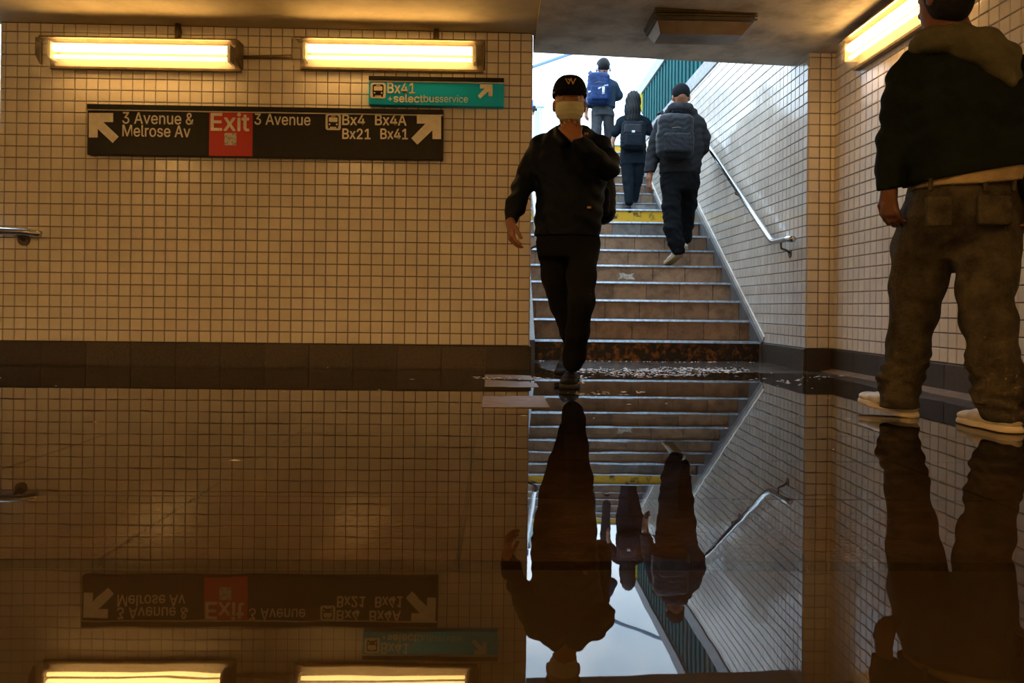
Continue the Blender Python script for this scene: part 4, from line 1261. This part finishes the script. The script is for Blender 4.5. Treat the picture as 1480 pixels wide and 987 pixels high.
# ================= woman with long dark hair
D0 = 10.5
r = empty('person', (at(913, 298, D0).x, D0 - .08, 10 * RISE))
tag(r, 'woman with long black hair in black tee and leggings climbing the stairs', 'person')
h = 0.009
hc = V(915, 147, 10.5)
B = Field(h)
R, f, s, up = head(B, hc, (0, 1), 0.215, 0.145)
B.chain([(915, 158, 10.5, 5), (915, 172, 10.52, 5.5)])
B.loft([(902, 928, 173, 10.52, .07), (900, 932, 185, 10.52, .09), (903, 929, 205, 10.52, .08), (898, 933, 228, 10.52, .1)])
B.chain([(897, 176, 10.52, 5), (890, 191, 10.5, 4.2), (885, 206, 10.56, 3)])
B.chain([(934, 176, 10.52, 5), (939, 190, 10.55, 4.2), (941, 184, 10.75, 3)])
B.chain([(907, 238, 10.52, 9), (908, 264, 10.5, 6), (909, 290, 10.44, 4)])
B.chain([(924, 238, 10.54, 9), (920, 262, 10.62, 6), (917, 284, 10.66, 4)])
hand(B, V(885, 205, 10.56), V(884, 222, 10.6), np.array([.9, .3, 0]), np.array([0, 1., 0]), 0.5, .9)
hand(B, V(941, 184, 10.75), V(938, 181, 10.9), np.array([-.9, 0, 0]), np.array([0, 0, 1.]), 0.5, .9)
B.build('body', M['skin_light'], r)
H = Field(.008)
H.ell(hc + up * .02 - f * .015, (.095, .115, .125), .02, R)
H.chain([(915, 147, 10.44, 11), (914, 160, 10.41, 11.5), (915, 172, 10.40, 9.5), (915, 180, 10.40, 6)])
H.cut(hc + f * .06, f)
H.wr = lambda X, Y, Z: 0.004 * np.sin(X * 170 + 3 * np.sin(Z * 12))
H.build('hair', M['hair'], r)
J = Field(h)
J.loft([(905, 925, 165, 10.52, .06), (896, 934, 170, 10.52, .09), (893, 937, 178, 10.52, .105), (898, 933, 195, 10.52, .105), (897, 934, 215, 10.52, .11)])
J.chain([(898, 177, 10.52, 7), (889, 192, 10.5, 6.5)]); J.chain([(933, 177, 10.52, 7), (939, 190, 10.54, 6.3)])
J.wr = folds(0.006, 0.13, 31); J.cut((0, 0, V(915, 214, 10.5)[2]), (0, 0, -1)); J.build('tee_shirt', M['navy'], r)
T_ = Field(h)
T_.loft([(898, 933, 210, 10.52, .11), (896, 935, 224, 10.52, .12), (897, 935, 238, 10.52, .12)])
T_.chain([(907, 238, 10.52, 10.5), (908, 262, 10.5, 8), (909, 292, 10.44, 6)])
T_.chain([(924, 238, 10.54, 10.5), (920, 262, 10.62, 7.8), (917, 287, 10.66, 6)])
T_.wr = folds(0.004, 0.1, 33); T_.build('leggings', M['navy'], r)
z10, z11 = 10 * RISE, 11 * RISE
q = at(908, 298, 10.4); shoe(r, (q.x, 10.335, z10), (q.x - .01, 10.565, z10), .003, .003, .095, M['shoe_black'], M['shoe_black'], .008, .10, 'boot')
q = at(917, 292, 10.66); shoe(r, (q.x, 10.615, z11), (q.x, 10.84, z11), .003, .003, .095, M['shoe_black'], M['shoe_black'], .008, .10, 'boot')
def ex4(rt, og, h):
    c = V(915, 196, 10.27)
    MB().tube([c + np.array([-.13, .02, -.02]), c + np.array([0, -.02, -.035]), c + np.array([.13, .02, -.02])], .009, 6).build('white_stripe', M['silver'], rt, smooth=True, origin=og)
    MB().tube([c + np.array([-.02, -.01, .05]), c + np.array([.02, -.01, .05])], .018, 8).build('buckle', M['silver'], rt, origin=og)
    g2 = Field(h); g2.rbox(c + np.array([0, .03, .09]), (.12, .05, .07), .03); g2.build('top_flap', M['pack_grey'], rt)
backpack('backpack', 'small black backpack with a white stripe worn by the long haired woman', V(915, 196, 10.34), (.155, .08, .19), M['black_nylon'], 10.5, extra=ex4)

# ================= man with headphones at the top
D0 = 10.8
r = empty('person', (at(870, 200, D0).x, D0, 12 * RISE))
tag(r, 'man wearing headphones and a blue backpack against the white sky', 'person')
hc = V(872, 98, 10.8)
B = Field(h)
R, f, s, up = head(B, hc, (0, 1), 0.22, 0.15, False)
B.chain([(872, 106, 10.8, 5.5), (871, 118, 10.8, 6)])
B.loft([(860, 884, 118, 10.82, .08), (858, 886, 132, 10.82, .1), (860, 883, 150, 10.82, .09), (860, 882, 162, 10.82, .08)])
B.chain([(856, 124, 10.8, 5), (850, 143, 10.8, 4.5), (847, 160, 10.8, 3)])
B.chain([(888, 124, 10.8, 5), (893, 139, 10.85, 4.5), (884, 143, 11.02, 3)])
hand(B, V(847, 159, 10.8), V(847, 176, 10.82), np.array([.9, .3, 0]), np.array([0, 1., 0]), 0.5, .95)
hand(B, V(884, 143, 11.02), V(876, 140, 11.06), np.array([0, 0, 1.]), np.array([0, 1., 0]), 0.5, .95)
B.chain([(863, 165, 10.82, 5.5), (861, 212, 10.84, 4.5), (859, 268, 10.9, 3.5)]); B.chain([(879, 165, 10.82, 5.5), (881, 204, 11.0, 4.5), (882, 252, 11.16, 3.5)])
B.build('body', M['skin_brown'], r)
H = Field(.008); H.ell(hc + up * .035 - f * .012, (.088, .108, .1), .01, R); H.cut(hc - up * .035, -up * .9 + f * .43); H.build('hair', M['hair'], r)
hp = empty('headphones', (0, 0, 0), 0, r)
pts = [hc + s * (.093 * math.cos(t)) + up * (.118 * math.sin(t) + .01) for t in np.linspace(0, math.pi, 13)]
MB().tube(pts, .011, 8).build('headband', M['shoe_black'], hp, smooth=True, origin=r.location)
for q in (-1, 1):
    a_ = hc + s * q * .078 - up * .005; MB().tube([a_, a_ + s * q * .03], [.05, .042], 14).build('ear_cup', M['silver'], hp, smooth=False, origin=r.location)
J = Field(h)
J.loft([(864, 880, 112, 10.82, .06), (857, 887, 117, 10.82, .095), (852, 892, 126, 10.82, .115), (854, 890, 145, 10.82, .12), (854, 889, 157, 10.82, .12)])
J.chain([(857, 125, 10.8, 6.8), (850, 142, 10.8, 6.2), (848, 157, 10.8, 5)])
J.chain([(887, 125, 10.8, 7), (894, 138, 10.86, 6.6), (886, 142, 11, 5.6)])
J.wr = folds(0.006, 0.13, 41); J.cut((0, 0, V(870, 156, D0)[2]), (0, 0, -1)); J.build('jacket', M['blue_grey'], r)
T_ = Field(h)
T_.loft([(856, 887, 150, 10.82, .115), (856, 886, 168, 10.82, .115)])
T_.chain([(863, 165, 10.82, 8.3), (861, 212, 10.84, 7.2), (859, 264, 10.9, 6)]); T_.chain([(879, 165, 10.82, 8.3), (881, 204, 11.0, 7.2), (882, 248, 11.16, 6)])
T_.wr = folds(0.005, 0.1, 43); T_.build('trousers', M['grey_cloth'], r)
q = at(859, 270, 10.9); shoe(r, (q.x, 10.87, 12 * RISE), (q.x, 11.1, 12 * RISE), .003, .003, .1, M['shoe_black'], M['sole_white'], .009)
q = at(882, 255, 11.2); shoe(r, (q.x, 11.14, 13 * RISE), (q.x, 11.37, 13 * RISE), .003, .003, .1, M['shoe_black'], M['sole_white'], .009)
def ex5(rt, og, h):
    c = V(866, 128, 10.52)
    MB().tube([c + np.array([-.14, .04, -.04]), c + np.array([0, -.015, .0]), c + np.array([.12, .03, .06])], .014, 6).build('white_stripe', M['silver'], rt, smooth=True, origin=og)
    a_ = c + np.array([.055, -.02, -.03]); MB().tube([a_ - np.array([0, 0, .05]), a_ + np.array([0, 0, .05])], .018, 8).build('bottle', M['silver'], rt, smooth=True, origin=og)
backpack('backpack', 'bright blue backpack worn by the man with headphones', V(865, 128, 10.62), (.15, .09, .215), M['blue_pack'], 10.8, extra=ex5)

# ================= passer-by in white at street level
D0 = 17.0
r = empty('person', (at(768, 200, D0).x, D0, TOP)); tag(r, 'passer-by in a white shirt on the street behind the tiled wall edge', 'person')
hc = V(769, 161, 17)
B = Field(.012)
R, f, s, up = head(B, hc, (-1, .3), 0.225, 0.15)
B.chain([(769, 166, 17, 4), (769, 175, 17, 4)])
B.loft([(760, 778, 175, 17, .08), (759, 779, 205, 17, .1), (760, 778, 220, 17, .1)])
for x in (757, 781): B.chain([(x, 176, 17, 3.4), (x + 1, 195, 17, 3), (x + 2, 210, 16.9, 2.3)])
for x in (764, 774): B.chain([(x, 215, 17, 5.5), (x, 240, 17, 4), (x, 264, 17, 3)])
hand(B, V(783, 209, 16.9), V(784, 220, 16.9), np.array([-.9, .3, 0]), np.array([0, 1., 0]), .5)
hand(B, V(759, 209, 16.9), V(759, 220, 16.9), np.array([.9, .3, 0]), np.array([0, 1., 0]), .5)
B.build('body', M['skin_brown'], r)
H = Field(.012); H.ell(hc + up * .035 - f * .012, (.086, .106, .1), .01, R); H.cut(hc - up * .035, -up * .9 + f * .43); H.build('hair', M['hair'], r)
J = Field(.012)
J.loft([(764, 774, 167, 17, .06), (757, 782, 173, 17, .1), (755, 784, 180, 17, .12), (756, 785, 205, 17, .13), (757, 784, 217, 17, .13)])
for x in (757, 782): J.chain([(x, 177, 17, 4.6), (x + .6, 192, 17, 4.2)])
J.build('shirt', M['white_cloth'], r)
T_ = Field(.012)
T_.loft([(758, 781, 212, 17, .12), (758, 781, 222, 17, .12)])
for x in (764, 775): T_.chain([(x, 220, 17, 5.8), (x, 240, 17, 4.8), (x, 263, 17, 4)])
T_.build('trousers', M['navy'], r)
for x in (764, 775):
    q = at(x, 269, 17); shoe(r, (q.x + .1, 17.0, TOP), (q.x - .16, 17.05, TOP), .003, .003, .1, M['shoe_black'], M['sole_white'], .011)
